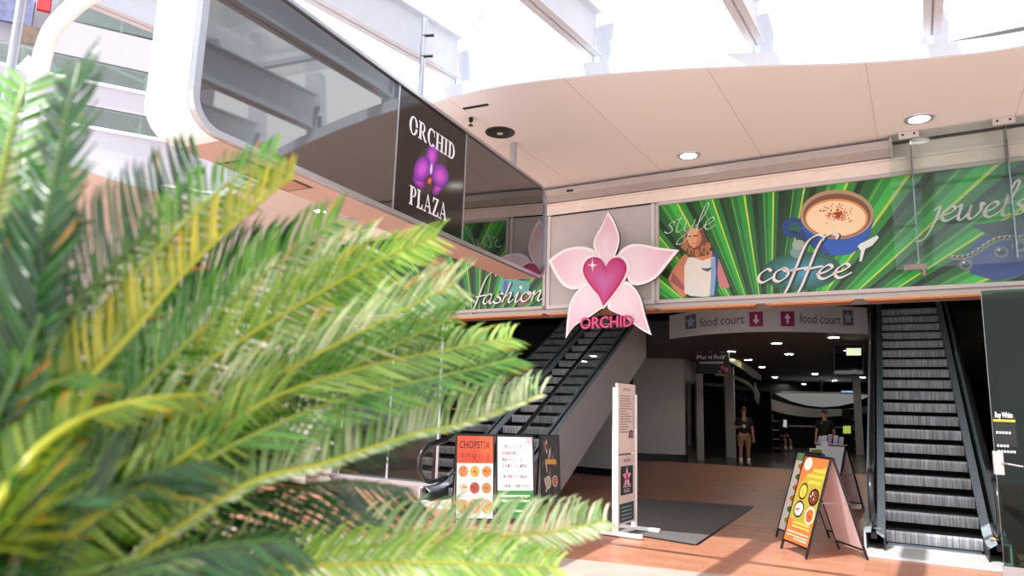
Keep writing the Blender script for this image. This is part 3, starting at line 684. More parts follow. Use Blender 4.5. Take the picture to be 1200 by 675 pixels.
# soft blue glow behind the cup foot
for k in range(9):
    r = .5 - .05 * k; t_ = k / 8; c = tuple(a + (b - a) * t_ for a, b in zip((28, 84, 64), (66, 146, 178)))
    cx, cz = fac(938, 318, dB); p = clip(ell(cx, cz, r * 1.05, r * .55, 30), *rect); pm.flat([W(a, dB - L0 + .0025 - k * .0002, b) for a, b in p], c=lin(c))
# woman
def wp(pts, c, l): poly_px(pm, [zw(*q) for q in pts], c, dB, L0 + l * .001, rect=rect)
wp([(150, 320), (60, 440), (20, 520), (60, 590), (140, 670), (175, 640), (150, 560), (165, 440), (180, 340)], (196, 128, 98), 1)
wp([(60, 470), (150, 575), (150, 620), (40, 540)], (150, 84, 84), 2)
wp([(385, 330), (420, 360), (470, 480), (510, 585), (440, 600), (400, 480), (370, 380)], (188, 116, 118), 1)
wp([(380, 300), (420, 340), (410, 470), (420, 560), (400, 660), (350, 660), (360, 400)], (34, 66, 110), 2)
wp([(180, 350), (225, 345), (300, 375), (350, 350), (395, 345), (400, 480), (385, 650), (300, 662), (200, 655), (150, 630), (150, 420)], (216, 214, 206), 3)
wp([(360, 360), (395, 345), (400, 480), (385, 650), (350, 655), (360, 520)], (130, 158, 188), 4)
wp([(180, 300), (220, 350), (295, 375), (370, 350), (370, 300), (260, 270)], (196, 128, 96), 4)
wp([(215, 105), (155, 130), (140, 200), (120, 280), (180, 300), (205, 350), (250, 345), (300, 340), (350, 330), (352, 250), (320, 190), (300, 130), (260, 105)], (112, 66, 44), 5)
wp([(150, 150), (140, 210), (125, 270), (160, 300), (185, 270), (165, 200)], (168, 110, 74), 6)
wp([(175, 150), (200, 120), (250, 120), (280, 170), (285, 210), (265, 255), (225, 275), (190, 250), (172, 205)], (220, 158, 116), 7)
wp([(255, 125), (285, 180), (285, 215), (262, 258), (235, 272), (250, 200)], (196, 120, 78), 8)
wp([(180, 180), (205, 178), (205, 188), (182, 190)], (74, 42, 34), 9); wp([(222, 176), (258, 172), (258, 182), (224, 188)], (74, 42, 34), 9)
wp([(205, 238), (238, 234), (225, 246)], (168, 74, 68), 9); wp([(210, 195), (218, 195), (222, 220), (205, 220)], (204, 136, 98), 9)
for hx, hy in ((300, 285), (330, 310), (200, 300), (250, 315), (340, 260)): wp(ell(hx, hy, 22, 30, 12), (170, 108, 62), 8); 
for hx, hy in ((305, 290), (335, 315), (205, 310)): wp(ell(hx, hy, 9, 16, 10), (92, 52, 34), 9)
wp([(285, 430), (310, 438), (330, 436), (375, 428), (355, 450), (335, 465), (315, 455), (295, 448)], (62, 82, 100), 9)
# cup
def cpx(pts, c, l): poly_px(pm, [zc(*q) for q in pts], c, dB, L0 + l * .001, rect=rect)
cpx(ell(150, 285, 70, 60, 24), (22, 56, 120), 2); cpx(ell(158, 285, 40, 32, 20), (30, 84, 80), 3); cpx([(120, 320), (215, 360), (230, 330), (140, 300)], (18, 48, 104), 3)
cpx([(190, 215), (205, 300), (240, 380), (300, 430), (390, 450), (480, 440), (550, 400), (600, 320), (622, 230)], (28, 80, 168), 4)
cpx([(200, 300), (240, 380), (300, 430), (370, 445), (330, 390), (260, 330)], (18, 56, 130), 5)
cpx(ell(405, 208, 216, 145, 40), (168, 140, 106), 6); cpx(ell(405, 215, 198, 130, 40), (116, 78, 56), 7); cpx(ell(402, 228, 184, 112, 36), (214, 140, 84), 8); cpx(ell(400, 232, 174, 103, 36), (232, 206, 166), 9)
for k in range(150):
    a = rnd.uniform(0, 6.28); r = abs(rnd.gauss(0, .5)); 
    if r < 1.0: cpx(ell(405 + 105 * r * math.cos(a), 205 + 72 * r * math.sin(a), rnd.uniform(3, 8), rnd.uniform(3, 6), 6), rnd.choice([(196, 76, 44), (210, 100, 60), (184, 60, 38)]), 10)
cpx([(540, 380), (640, 330), (650, 345), (610, 390), (570, 410), (550, 480), (535, 485), (545, 420), (525, 395)], (214, 218, 214), 7)
cpx(ell(180, 385, 38, 30, 14), (150, 160, 150), 3); cpx(ell(175, 430, 46, 34, 14), (112, 140, 138), 2)
# jewellery
def jp(pts, c, l): poly_px(pm, [zj(*q) for q in pts], c, dB, L0 + l * .001, rect=rect)
jp([(300, 540), (360, 470), (540, 380), (640, 340), (760, 560), (430, 640), (330, 610)], (52, 70, 128), 1)
jp([(330, 420), (460, 400), (540, 390), (540, 440), (420, 470)], (44, 62, 66), 2); 
for k in range(17):
    t_ = k / 16; cx = 262 + t_ * 330; cy = 545 - t_ * 110 + 14 * math.sin(t_ * 9)
    jp(ell(cx, cy, 17, 11, 10), (126, 128, 118), 3); jp(ell(cx + 2, cy - 1, 8, 5, 8), (58, 66, 62), 4); jp(ell(cx - 5, cy - 4, 4, 3, 6), (206, 206, 190), 5)
for cx, cy, r in ((310, 575, 28), (450, 525, 30), (520, 500, 32), (600, 470, 36)):
    jp(ell(cx, cy, r, r * .8, 14), (108, 116, 122), 3); jp(ell(cx, cy, r * .6, r * .45, 12), (52, 62, 84), 4); jp(ell(cx - r * .3, cy - r * .3, r * .2, r * .16, 8), (208, 214, 214), 5)
def fnB(lift): return lambda a, b: W(a, dB - lift, b)
# words
sa, za = fac(779, 279, dB); sb2, _ = fac(836, 270, dB); script(pm, 'style', fnB(.019), sa, sb2, 4.34, .18, .28, .022, lin((176, 204, 184)))
sa, za = fac(886, 332, dB); sb2, _ = fac(996, 325, dB); script(pm, 'coffee', fnB(.021), sa + .03, sb2, 3.46, .19, .30, .05, lin((40, 40, 40)))
script(pm, 'coffee', fnB(.022), sa, sb2 - .02, 3.47, .19, .30, .045, lin((214, 212, 210)))
sa, za = fac(1088, 255, dB); sb2, _ = fac(1200, 245, dB); script(pm, 'jewels', fnB(.019), sa, sb2 + .0, 4.13, .19, .30, .042, lin((204, 198, 186)))
pm.build('picture_panel', PRINT, bt)
# --- fashion board
f0, f1 = fac(392, 330, dB)[0], fac(640.5, 330, dB)[0]
bt = board('billboard', 'green palm leaf billboard with a fashion picture, behind the hanging sign', f0, f1)
rect = (f0 + .05, f1 - .05, 3.29, 4.81); pm = MB()
pm.add([W(rect[0], dB, rect[2]), W(rect[1], dB, rect[2]), W(rect[1], dB, rect[3]), W(rect[0], dB, rect[3])], [(0, 1, 2, 3)], 0, lin((20, 66, 30)))
fan(pm, fac(560, 417, dB), rect, dB - .001, leaf_bands(-1.35, 1.3, .17, rnd))
def fp(pts, c, l): poly_px(pm, [zf(*q) for q in pts], c, dB, L0 + l * .001, rect=rect)
fp([(110, 300), (150, 230), (240, 240), (260, 330), (330, 360), (300, 480), (180, 485)], (150, 112, 84), 1)
fp([(90, 560), (120, 490), (200, 480), (260, 520), (280, 580), (90, 598)], (74, 150, 130), 2)
fp([(255, 470), (275, 390), (310, 360), (328, 380), (310, 450), (290, 500)], (28, 108, 84), 3)
fp([(60, 330), (110, 300), (130, 360), (120, 440), (70, 420)], (60, 60, 34), 2)
fp([(600, 380), (640, 375), (800, 395), (780, 470), (640, 500), (590, 450)], (84, 160, 150), 1); fp(ell(735, 432, 12, 12, 12), (220, 225, 220), 2)
fp([(620, 390), (650, 385), (640, 470), (615, 470)], (70, 100, 160), 2)
fp([(700, 480), (790, 470), (790, 540), (720, 560)], (120, 90, 72), 2)
fp([(800, 200), (850, 150), (900, 170), (920, 260), (880, 330), (820, 320)], (150, 92, 70), 1)
sa, _ = fac(556, 356, dB); sb2, _ = fac(636, 354, dB); script(pm, 'fashion', fnB(.021), sa + .02, sb2 + .02, 3.385, .17, .3, .042, lin((40, 50, 44)))
script(pm, 'fashion', fnB(.022), sa, sb2, 3.39, .17, .3, .038, lin((220, 222, 220)))
pm.build('picture_panel', PRINT, bt)
# plain grey panel between the boards, behind the emblem
t = thing('blank_panel', W((f1 + m0) / 2, -.02, 3.2), 'plain grey panel between the two green billboards, behind the flower emblem', 'panel')
x = MB(); x.box(f1 + .01, m0 - .01, -.03, .01, 3.24, 4.86, lambda u, v, z: W(u, v, z)); x.build('sheet', GREYP, t)
x = MB()
for a, b, c, e in ((f1 + .01, f1 + .07, 3.24, 4.86), (m0 - .07, m0 - .01, 3.24, 4.86), (f1 + .07, m0 - .07, 3.24, 3.3)): x.box(a, b, -.05, -.03, c, e, lambda u, v, z: W(u, v, z))
x.build('edge_strip', mat('pale_strip', (206, 200, 198), .45, var=.03), t)
# copper coloured door tracks under the bulkhead
for (xa, xb), lb in zip(((470, 636), (640, 768), (771, 886), (897, 1001), (1013, 1165)), ('below the fashion billboard', 'behind the flower emblem', 'below the picture of the woman', 'below the cup picture', 'above the right escalator')):
    sa, sb2 = fac(xa, 360, -.1)[0], fac(xb, 350, -.1)[0]
    t = thing('door_track', W((sa + sb2) / 2, 0, 3.1), 'copper coloured sliding door track ' + lb, 'track', 'door tracks under the bulkhead')
    x = MB(); x.box(sa, sb2, -.1, -.07, 3.14, 3.162, lambda u, v, z: W(u, v, z)); x.build('rail', COPPER, t)
    x = MB(); x.box(sa + .04, sb2 - .04, -.06, .2, 3.128, 3.162, lambda u, v, z: W(u, v, z)); x.build('channel', COPPER, t)

# ================================================================== FLOWER EMBLEM
em = thing('flower_emblem', W(-3.7, -.1, 2.75), 'pale pink five petal flower emblem with a magenta heart and lettering', 'emblem')
dE = -.34
def EP(px, py, lift=0.0): a, b = fac(px, py, dE); return W(a, dE - lift, b)
PET = [[(713.2, 248), (720.8, 260), (726.5, 278), (724.5, 292), (719, 305), (713, 318), (706, 306), (697, 292), (696, 286), (698, 278), (705.6, 265)],
       [(796, 293), (784, 308), (768.6, 326), (751, 334), (738, 332), (733, 318), (722, 306), (727, 294), (738, 287), (751, 286), (771, 290)],
       [(642.7, 305.6), (657.8, 294), (675.4, 289), (690.5, 290.5), (700, 296), (700, 305), (690, 320), (685, 334), (674, 339.6), (660, 334.5), (650, 320.7)],
       [(663.3, 397), (665, 373.6), (669, 353), (678, 339.6), (689, 331), (700, 340), (708, 358), (702, 364), (690.5, 372), (674, 382)],
       [(764, 393), (757, 371), (751, 348), (741, 334), (732, 330), (720, 342), (712, 359), (720, 366), (731, 371), (751, 386)]]
hc = (709, 326)
for k, P in enumerate(PET):
    mb = MB(); P3 = [(p[0], p[1], 0) for p in P]; ps = spline([V(p) for p in P3] + [V(P3[0])], 3)[:-1]
    lf_ = .004 * k if k != 0 else .022
    out = [EP(p.x, p.y, lf_) for p in ps]
    mb.prism(out, D * .06, c=lin((240, 234, 238)), side_c=lin((54, 40, 48)))
    cx = sum(p.x for p in ps) / len(ps); cy = sum(p.y for p in ps) / len(ps)
    tip = P[0]; dmax = max(math.hypot(p.x - tip[0], p.y - tip[1]) for p in ps)
    def colr(p):
        q = math.hypot(p[0] - tip[0], p[1] - tip[1]) / dmax; q = min(1, q * 1.25)
        return tuple(a + (b - a) * q for a, b in zip(lin((222, 176, 194)), lin((232, 216, 226))))
    ins = [(cx + (p.x - cx) * .86, cy + (p.y - cy) * .86) for p in ps]; n = len(ins)
    mid = [(cx + (p.x - cx) * .5, cy + (p.y - cy) * .5) for p in ps]
    vs = [EP(*q, lf_ + .003) for q in ins] + [EP(*q, lf_ + .003) for q in mid] + [EP(cx, cy, lf_ + .003)]
    c1 = [colr(q) for q in ins]; c2 = [colr(q) for q in mid]; c0 = lin((232, 214, 224))
    for i in range(n):
        j = (i + 1) % n
        mb.add([vs[i], vs[j], vs[n + j], vs[n + i]], [(0, 1, 2, 3)], 0, [c1[i], c1[j], c2[j], c2[i]])
        mb.add([vs[n + i], vs[n + j], vs[2 * n]], [(0, 1, 2)], 0, [c2[i], c2[j], c0])
    mb.build('petal', PETAL, em)
H = [(708, 359), (703, 347), (695.6, 338.3), (687, 325.7), (684.5, 315.6), (689, 305.6), (698, 302), (706, 305), (711, 314), (717, 305), (726, 302.5), (733.5, 308), (735, 318), (728, 333), (718, 347)]
hs = spline([V((a, b, 0)) for a, b in H[:9]], 4)[:-1] + spline([V((a, b, 0)) for a, b in H[8:] + [H[0]]], 4)[:-1]
mb = MB(); cx, cy = 710, 328
mb.prism([EP(cx + (p.x - cx) * 1.14, cy + (p.y - cy) * 1.12, .034) for p in hs], D * .02, c=lin((240, 232, 236)))
mb.prism([EP(p.x, p.y, .05) for p in hs], D * .02, c=lin((176, 44, 108)))
n = len(hs); vs = [EP(cx + (p.x - cx) * .9, cy + (p.y - cy) * .9, .053) for p in hs] + [EP(710, 333, .053)]
for i in range(n):
    j = (i + 1) % n; mb.add([vs[i], vs[j], vs[n]], [(0, 1, 2)], 0, [lin((190, 56, 118)), lin((190, 56, 118)), lin((190, 110, 170))])
hh = mb.build('heart', PETAL, em); hh['label'] = 'magenta heart at the flower centre'
mb = MB(); st4 = []
for k in range(8):
    a = math.pi * k / 4; r = (8 if k % 4 == 2 else 6) if k % 2 == 0 else 1.6; st4.append((696 + r * math.cos(a), 311.5 + r * math.sin(a)))
mb.flat([EP(a, b, .056) for a, b in st4], c=lin((245, 225, 235))); mb.build('sparkle', PETAL, hh)
mb = MB(); vs, fs, w = text_tris('ORCHID', .018)
x0, x1 = 682.0, 743.0
def EL(u, v, lift): 
    px = x0 + (x1 - x0) * u / w; yb = 386.0 - 3.2 * u / w; return EP(px, yb - 13.5 * v, lift)
mb.add([EL(a, b, .07) for a, b in vs] , fs, 0, lin((208, 66, 124)))
mb.add([EL(a, b, .04) for a, b in vs] , fs, 0, lin((150, 36, 84)))
lw_ = mb.build('lettering', PETAL, em); so_ = lw_.modifiers.new('depth', 'SOLIDIFY'); so_.thickness = .02
mb = MB(); q0, q1 = EP(684, 381, -.01), EP(741, 378, -.01)
mb.tube([q0, q1], .012, 8, c=lin((150, 140, 146))); 
for px, py in ((700, 300), (727, 300), (700, 348), (722, 346)): mb.tube([EP(px, py, -.04), EP(px, py, -.04) + D * (-.02 - dE - .075)], .02, 8, c=lin((120, 116, 118)))
mb.build('mounting_bar', PETAL, em)

# ================================================================== GLASS OVER-PANEL AT RIGHT
dG = -.34
t = thing('glass_overpanel', W(1.4, dG, 3.4), 'frameless clear glass panel hanging from the soffit in front of the jewellery picture', 'glass panel')
def gz(px, py): return fac(px, py, dG)
sL, zL = gz(1050, 316)
x = MB(); x.box(sL, 3.3, dG - .006, dG + .006, zL, 5.27, lambda u, v, z: W(u, v, z)); x.build('glass_sheet', GLASS, t)
for px in (1072, 1187):
    s_, _ = gz(px, 240)
    x = MB(); x.box(s_ - .008, s_ + .008, dG + .008, dG + .26, zL + .05, 5.27, lambda u, v, z: W(u, v, z)); x.build('glass_fin', GLASSE, t)
    x = MB(); x.box(s_ - .13, s_ + .1, dG - .03, dG + .03, 5.2, 5.297, lambda u, v, z: W(u, v, z)); cl = x.build('clamp', GREYP, t, bevel=.005)
    for k in (-.08, .05):
        x = MB(); x.tube([W(s_ + k, dG - .028, 5.25), W(s_ + k, dG - .04, 5.25)], .014, 8); x.build('screw', DKMETAL, cl)
s_, _ = gz(1080, 316); x = MB(); x.box(s_ - .19, s_ + .06, dG - .03, dG + .03, zL - .02, zL + .05, lambda u, v, z: W(u, v, z)); x.tube([W(s_ + .02, dG, zL - .1), W(s_ + .02, dG, zL)], .03, 10); x.build('patch_fitting', mat('bronze_fitting', (128, 112, 106), .35, .4), t)

# ================================================================== ESCALATORS
TR, RS, NS = 0.36, 0.2053, 19
SLP = RS / TR; RUN = TR * NS; TOP = RS * NS
def nl(y): return 0.06 + (0 if y < 0 else min(y, RUN) * SLP)                  # line of the step edges
def smooth_nl(y):
    if y < -.35: return 0.06
    if y < .35: return 0.06 + SLP * (y + .35) ** 2 / 1.4
    return nl(y)
def escalator(loc, rz, lb, clad):
    t = thing('escalator', loc, lb, 'escalator', 'escalators up from the mall', rz)
    hw = .51
    for i in range(NS):
        x = MB(); y = i * TR; z0 = i * RS + .0; z1 = (i + 1) * RS
        # curved riser, its foot painted black for the shaded gap; tread, underside
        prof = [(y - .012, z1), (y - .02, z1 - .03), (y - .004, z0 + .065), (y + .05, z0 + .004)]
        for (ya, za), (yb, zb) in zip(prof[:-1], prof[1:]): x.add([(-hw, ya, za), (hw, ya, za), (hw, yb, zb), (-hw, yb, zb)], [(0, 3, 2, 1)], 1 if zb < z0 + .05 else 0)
        x.add([(-hw, y - .012, z1), (hw, y - .012, z1), (hw, y + TR, z1), (-hw, y + TR, z1)], [(0, 1, 2, 3)], 1)
        x.add([(-hw, y + .02, z0 + .004), (hw, y + .02, z0 + .004), (hw, y + TR, z1 - .03), (-hw, y + TR, z1 - .03)], [(0, 3, 2, 1)], 1)
        for s in (-hw, hw): x.add([(s, y - .012, z1), (s, y + .02, z0 + .004), (s, y + TR, z1 - .03), (s, y + TR, z1)], [(0, 1, 2, 3)], 1)
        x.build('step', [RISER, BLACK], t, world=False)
    x = MB(); x.box(-.72, .72, -.92, -.02, -.0, .035); x.build('landing_plate', mat_land, t, world=False, bevel=.008)
    x = MB(); x.box(-.5, .5, -.16, .0, .035, .045)
    for k in range(48): x.box(-.49 + k * .0206, -.482 + k * .0206, -.03, .03, .03, .056)
    x.build('comb_plate', SILVER, t, world=False)
    x = MB(); x.box(-.7, .7, RUN, RUN + 1.2, TOP - .06, TOP); x.build('upper_landing', DKMETAL, t, world=False)
    ys = [-.55 + k * (RUN + .55) / 40 for k in range(41)]
    for sgn, nm in ((-1, 'left'), (1, 'right')):
        def X(u): return sgn * u
        x = MB()                                                              # skirting between step and deck
        for a, b in zip(ys[:-1], ys[1:]): x.hexa([(X(.515), a, 0 if a < .5 else smooth_nl(a) - .35), (X(.53), a, 0 if a < .5 else smooth_nl(a) - .35), (X(.53), b, 0 if b < .5 else smooth_nl(b) - .35), (X(.515), b, 0 if b < .5 else smooth_nl(b) - .35), (X(.515), a, smooth_nl(a) + .14), (X(.53), a, smooth_nl(a) + .14), (X(.53), b, smooth_nl(b) + .14), (X(.515), b, smooth_nl(b) + .14)])
        x.build('skirting', DKMETAL, t, world=False)
        x = MB()                                                              # sloping metal deck
        for a, b in zip(ys[:-1], ys[1:]):
            for u0, u1, h0, h1 in ((.515, .605, .14, .2), (.66, .74, .2, .19)):
                x.hexa([(X(u0), a, smooth_nl(a) + h0 - .03), (X(u1), a, smooth_nl(a) + h1 - .03), (X(u1), b, smooth_nl(b) + h1 - .03), (X(u0), b, smooth_nl(b) + h0 - .03), (X(u0), a, smooth_nl(a) + h0), (X(u1), a, smooth_nl(a) + h1), (X(u1), b, smooth_nl(b) + h1), (X(u0), b, smooth_nl(b) + h0)])
        x.build('deck', DECK, t, world=False)
        x = MB()
        for a, b in zip(ys[:-1], ys[1:]): x.hexa([(X(.6), a, smooth_nl(a) + .1), (X(.665), a, smooth_nl(a) + .1), (X(.665), b, smooth_nl(b) + .1), (X(.6), b, smooth_nl(b) + .1), (X(.6), a, smooth_nl(a) + .175), (X(.665), a, smooth_nl(a) + .175), (X(.665), b, smooth_nl(b) + .175), (X(.6), b, smooth_nl(b) + .175)])
        x.build('glass_channel', BLACK, t, world=False)
        x = MB()                                                              # outer cladding panel down to truss underside
        for a, b in zip(ys[:-1], ys[1:]):
            lo = lambda y: max(0, smooth_nl(y) - 1.02)
            x.hexa([(X(.72), a, lo(a)), (X(.74), a, lo(a)), (X(.74), b, lo(b)), (X(.72), b, lo(b)), (X(.72), a, smooth_nl(a) + .158), (X(.74), a, smooth_nl(a) + .158), (X(.74), b, smooth_nl(b) + .158), (X(.72), b, smooth_nl(b) + .158)])
        x.build('side_cladding', clad, t, world=False)
        # handrail with rounded newel end
        hr = [(.635, RUN + .6, TOP + .06 + .9)] + [(.635, y, smooth_nl(y) + .9) for y in reversed(ys[3:])]
        cy, cz, r = -.36, 0.06 + .9 - .32, .32
        for k in range(0, 15): q = math.radians(90 + 180 * k / 14); hr.append((.635, cy + r * math.cos(q) * 1.15, cz + r * math.sin(q)))
        hr += [(.635, -.2, .33), (.635, .1, .36)]
        x = MB(); x.tube([(X(a), b, c) for a, b, c in hr], .036, 10); x.build('handrail', RAIL, t, world=False, smooth=True)
        x = MB(); x.tube([(X(.635), b + (.05 if i > 38 else 0), c - .05) if i < len(hr) - 12 else (X(.635), b + .05, c) for i, (a, b, c) in enumerate(hr)], .018, 8); x.build('handrail_guide', SILVER, t, world=False, smooth=True)
        x = MB(); lo_ = [(y, smooth_nl(y) + .18) for y in ys[2:]]; hi = [(y, smooth_nl(y) + .87) for y in ys[2:]]
        nose = [(cy + (r - .03) * math.cos(q) * 1.15, cz + (r - .03) * math.sin(q)) for q in [math.radians(90 + 180 * k / 10) for k in range(11)]]
        for i in range(len(lo_) - 1):
            (a, z0), (b, z1) = lo_[i], lo_[i + 1]; (_, z2), (_, z3) = hi[i], hi[i + 1]
            x.hexa([(X(.63), a, z0), (X(.64), a, z0), (X(.64), b, z1), (X(.63), b, z1), (X(.63), a, z2), (X(.64), a, z2), (X(.64), b, z3), (X(.63), b, z3)])
        x.prism([(X(.63), a, b) for a, b in [(cy, lo_[0][1])] + nose[::-1]][::-1], (sgn * .01, 0, 0))
        x.build('glass_balustrade', GLASS, t, world=False)
    x = MB()                                                                  # truss underside
    for a, b in zip(ys[:-1], ys[1:]):
        lo = lambda y: max(0, smooth_nl(y) - 1.02)
        if lo(b) > 0: x.hexa([(-.7, a, lo(a)), (.7, a, lo(a)), (.7, b, lo(b)), (-.7, b, lo(b)), (-.7, a, lo(a) + .03), (.7, a, lo(a) + .03), (.7, b, lo(b) + .03), (-.7, b, lo(b) + .03)])
    x.build('soffit_panel', clad, t, world=False)
    return t
mat_land = mat('worn_white_landing', (214, 212, 212), .45, .2, var=.14, scale=5, stretch=(3, 9, 1))
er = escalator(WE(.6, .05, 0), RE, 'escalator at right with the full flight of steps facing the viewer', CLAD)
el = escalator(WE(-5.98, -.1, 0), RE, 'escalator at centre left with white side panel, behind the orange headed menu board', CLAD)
x = MB(); x.box(-.07, .07, -.5, -.42, .34, .42); 
t = er
# sticker on the deck foot
for sx, sy, nm in ((-.6, -.45, 'left'), (.6, -.4, 'right')):
    x = MB(); x.box(sx - .04, sx + .04, sy, sy + .14, .262, .268); x.build('safety_sticker', mat('sticker_' + nm, (200, 214, 222) if nm == 'left' else (212, 190, 150), .5, var=.15, scale=20), er, world=False)

# ================================================================== FLOOR MAT, TOTEM
mc = [onz(815, 639, 0), onz(882, 594, 0), onz(745, 584, 0), onz(670, 615, 0)]
t = thing('floor_mat', (mc[0] + mc[2]) / 2, 'large dark grey entrance mat on the terracotta floor', 'mat')
x = MB(); x.prism([p + Z * .001 for p in mc], (0, 0, .011)); x.build('pile', MAT_, t)
x = MB()
for k in range(4):
    a, b = mc[k], mc[(k + 1) % 4]; u = (b - a).normalized(); nn = V((-u.y, u.x, 0)); x.hexa([a - nn * .03, b - nn * .03, b + nn * .0, a + nn * .0, a - nn * .03 + Z * .006, b - nn * .03 + Z * .006, b + Z * .011, a + Z * .011])
x.build('rubber_edge', BLACK, t)

ta, tb = onz(722, 624, .05), onz(743, 617, .05); tu = (tb - ta); tu.z = 0; tw = tu.length; tu.normalize(); tn = V((tu.y, -tu.x, 0))
to = ta.copy(); to.z = .012
tt = thing('totem_sign', to, 'tall slim white directory stand on the mat', 'sign stand')
def TP(u, n, z): return to + tu * u + tn * n + Z * (z - .012)
x = MB()
for u in (-.01, tw + .01): x.box(u - .03, u + .03, -.36, .36, .013, .06, TP)
x.box(-.01, tw + .01, -.03, .03, .013, .05, TP); x.build('foot', WHITE, tt, bevel=.006)
for u in (-.035, tw - .0):
    x = MB(); x.box(u, u + .035, -.045, .035, .05, 1.9 if u < 0 else 1.82, TP); x.build('upright', WHITE, tt, bevel=.004)
def dz(py): return onpl(733, py, to, tn).z
x = MB(); x.box(.0, tw, -.02, .02, dz(529), dz(450), TP); x.box(-.03, tw + .03, -.03, .03, dz(529) - .02, dz(529), TP)
pn = x.build('upper_panel', mat('upper_print_board', (226, 208, 200), .45, var=.02), tt)
x = MB(); x.box(.0, tw, -.02, .02, dz(613), dz(533), TP); pn2 = x.build('lower_panel', mat('lower_print_board', (214, 198, 192), .45, var=.02), tt)
def TF(l): return lambda a, b: TP(a, .021 + l, b)
x = MB(); zt_ = dz(450) - .09; put_text(x, 'Directory', TF(.001), tw / 2, zt_, .045, c=lin((90, 50, 90)), center=True)
rr = random.Random(5); z = zt_ - .08
while z > dz(529) + .22:
    w_ = rr.uniform(.35, .7) * tw; x.flat([TF(.001)(.06, z), TF(.001)(.06 + w_, z), TF(.001)(.06 + w_, z + .012), TF(.001)(.06, z + .012)], c=lin((150, 120, 120)))
    x.flat([TF(.001)(tw * .84, z), TF(.001)(tw * .92, z), TF(.001)(tw * .92, z + .012), TF(.001)(tw * .84, z + .012)], c=lin((130, 100, 105))); z -= .034
for k in range(3): x.flat([TF(.001)(*q) for q in ell(tw * .74, dz(529) + .2 + .0 * k, .085 - .02 * k, .085 - .02 * k, 20)], c=lin([(92, 40, 96), (226, 208, 200), (92, 40, 96)][k]))
x.flat([TF(.002)(tw * .6, dz(529) + .11), TF(.002)(tw * .9, dz(529) + .11), TF(.002)(tw * .9, dz(529) + .17), TF(.002)(tw * .6, dz(529) + .17)], c=lin((226, 208, 200)))
x.build('printed_list', PRINT, pn)
x = MB(); zl, zh = dz(613), dz(533); hh_ = zh - zl
put_text(x, 'ORCHID', TF(.001), tw / 2, zh - .09, .045, c=lin((90, 60, 80)), center=True)
x.flat([TF(.001)(a, b) for a, b in ((.09, zl + hh_ * .42), (tw - .09, zl + hh_ * .42), (tw - .09, zl + hh_ * .84), (.09, zl + hh_ * .84))], c=lin((44, 60, 62)))
x.flat([TF(.001)(a, b) for a, b in ((.06, zl + hh_ * .03), (tw - .06, zl + hh_ * .03), (tw - .06, zl + hh_ * .3), (.06, zl + hh_ * .3))], c=lin((54, 76, 80)))
for a in (90, 162, 18, 234, 306):
    q = math.radians(a); cx, cz = tw / 2, zl + hh_ * .67; r = .1
    x.flat([TF(.002)(cx + u, cz + v) for u, v in [(r * 1.5 * math.cos(q), r * 1.5 * math.sin(q)), (r * .8 * math.cos(q + .5), r * .8 * math.sin(q + .5)), (0, 0), (r * .8 * math.cos(q - .5), r * .8 * math.sin(q - .5))]], c=lin((226, 170, 190)))
x.flat([TF(.003)(a, b) for a, b in ell(tw / 2, zl + hh_ * .67, .045, .045, 12)], c=lin((196, 60, 130)))
put_text(x, 'ORCHID', TF(.002), tw / 2, zl + hh_ * .52, .05, c=lin((226, 208, 210)), center=True); put_text(x, 'PLAZA', TF(.002), tw / 2, zl + hh_ * .45, .05, c=lin((226, 208, 210)), center=True)
for k in range(4): x.flat([TF(.002)(a, b) for a, b in ((.12, zl + hh_ * (.07 + .055 * k)), (tw - .14, zl + hh_ * (.07 + .055 * k)), (tw - .14, zl + hh_ * (.085 + .055 * k)), (.12, zl + hh_ * (.085 + .055 * k)))], c=lin((150, 170, 170)))
x.build('printed_poster', PRINT, pn2)

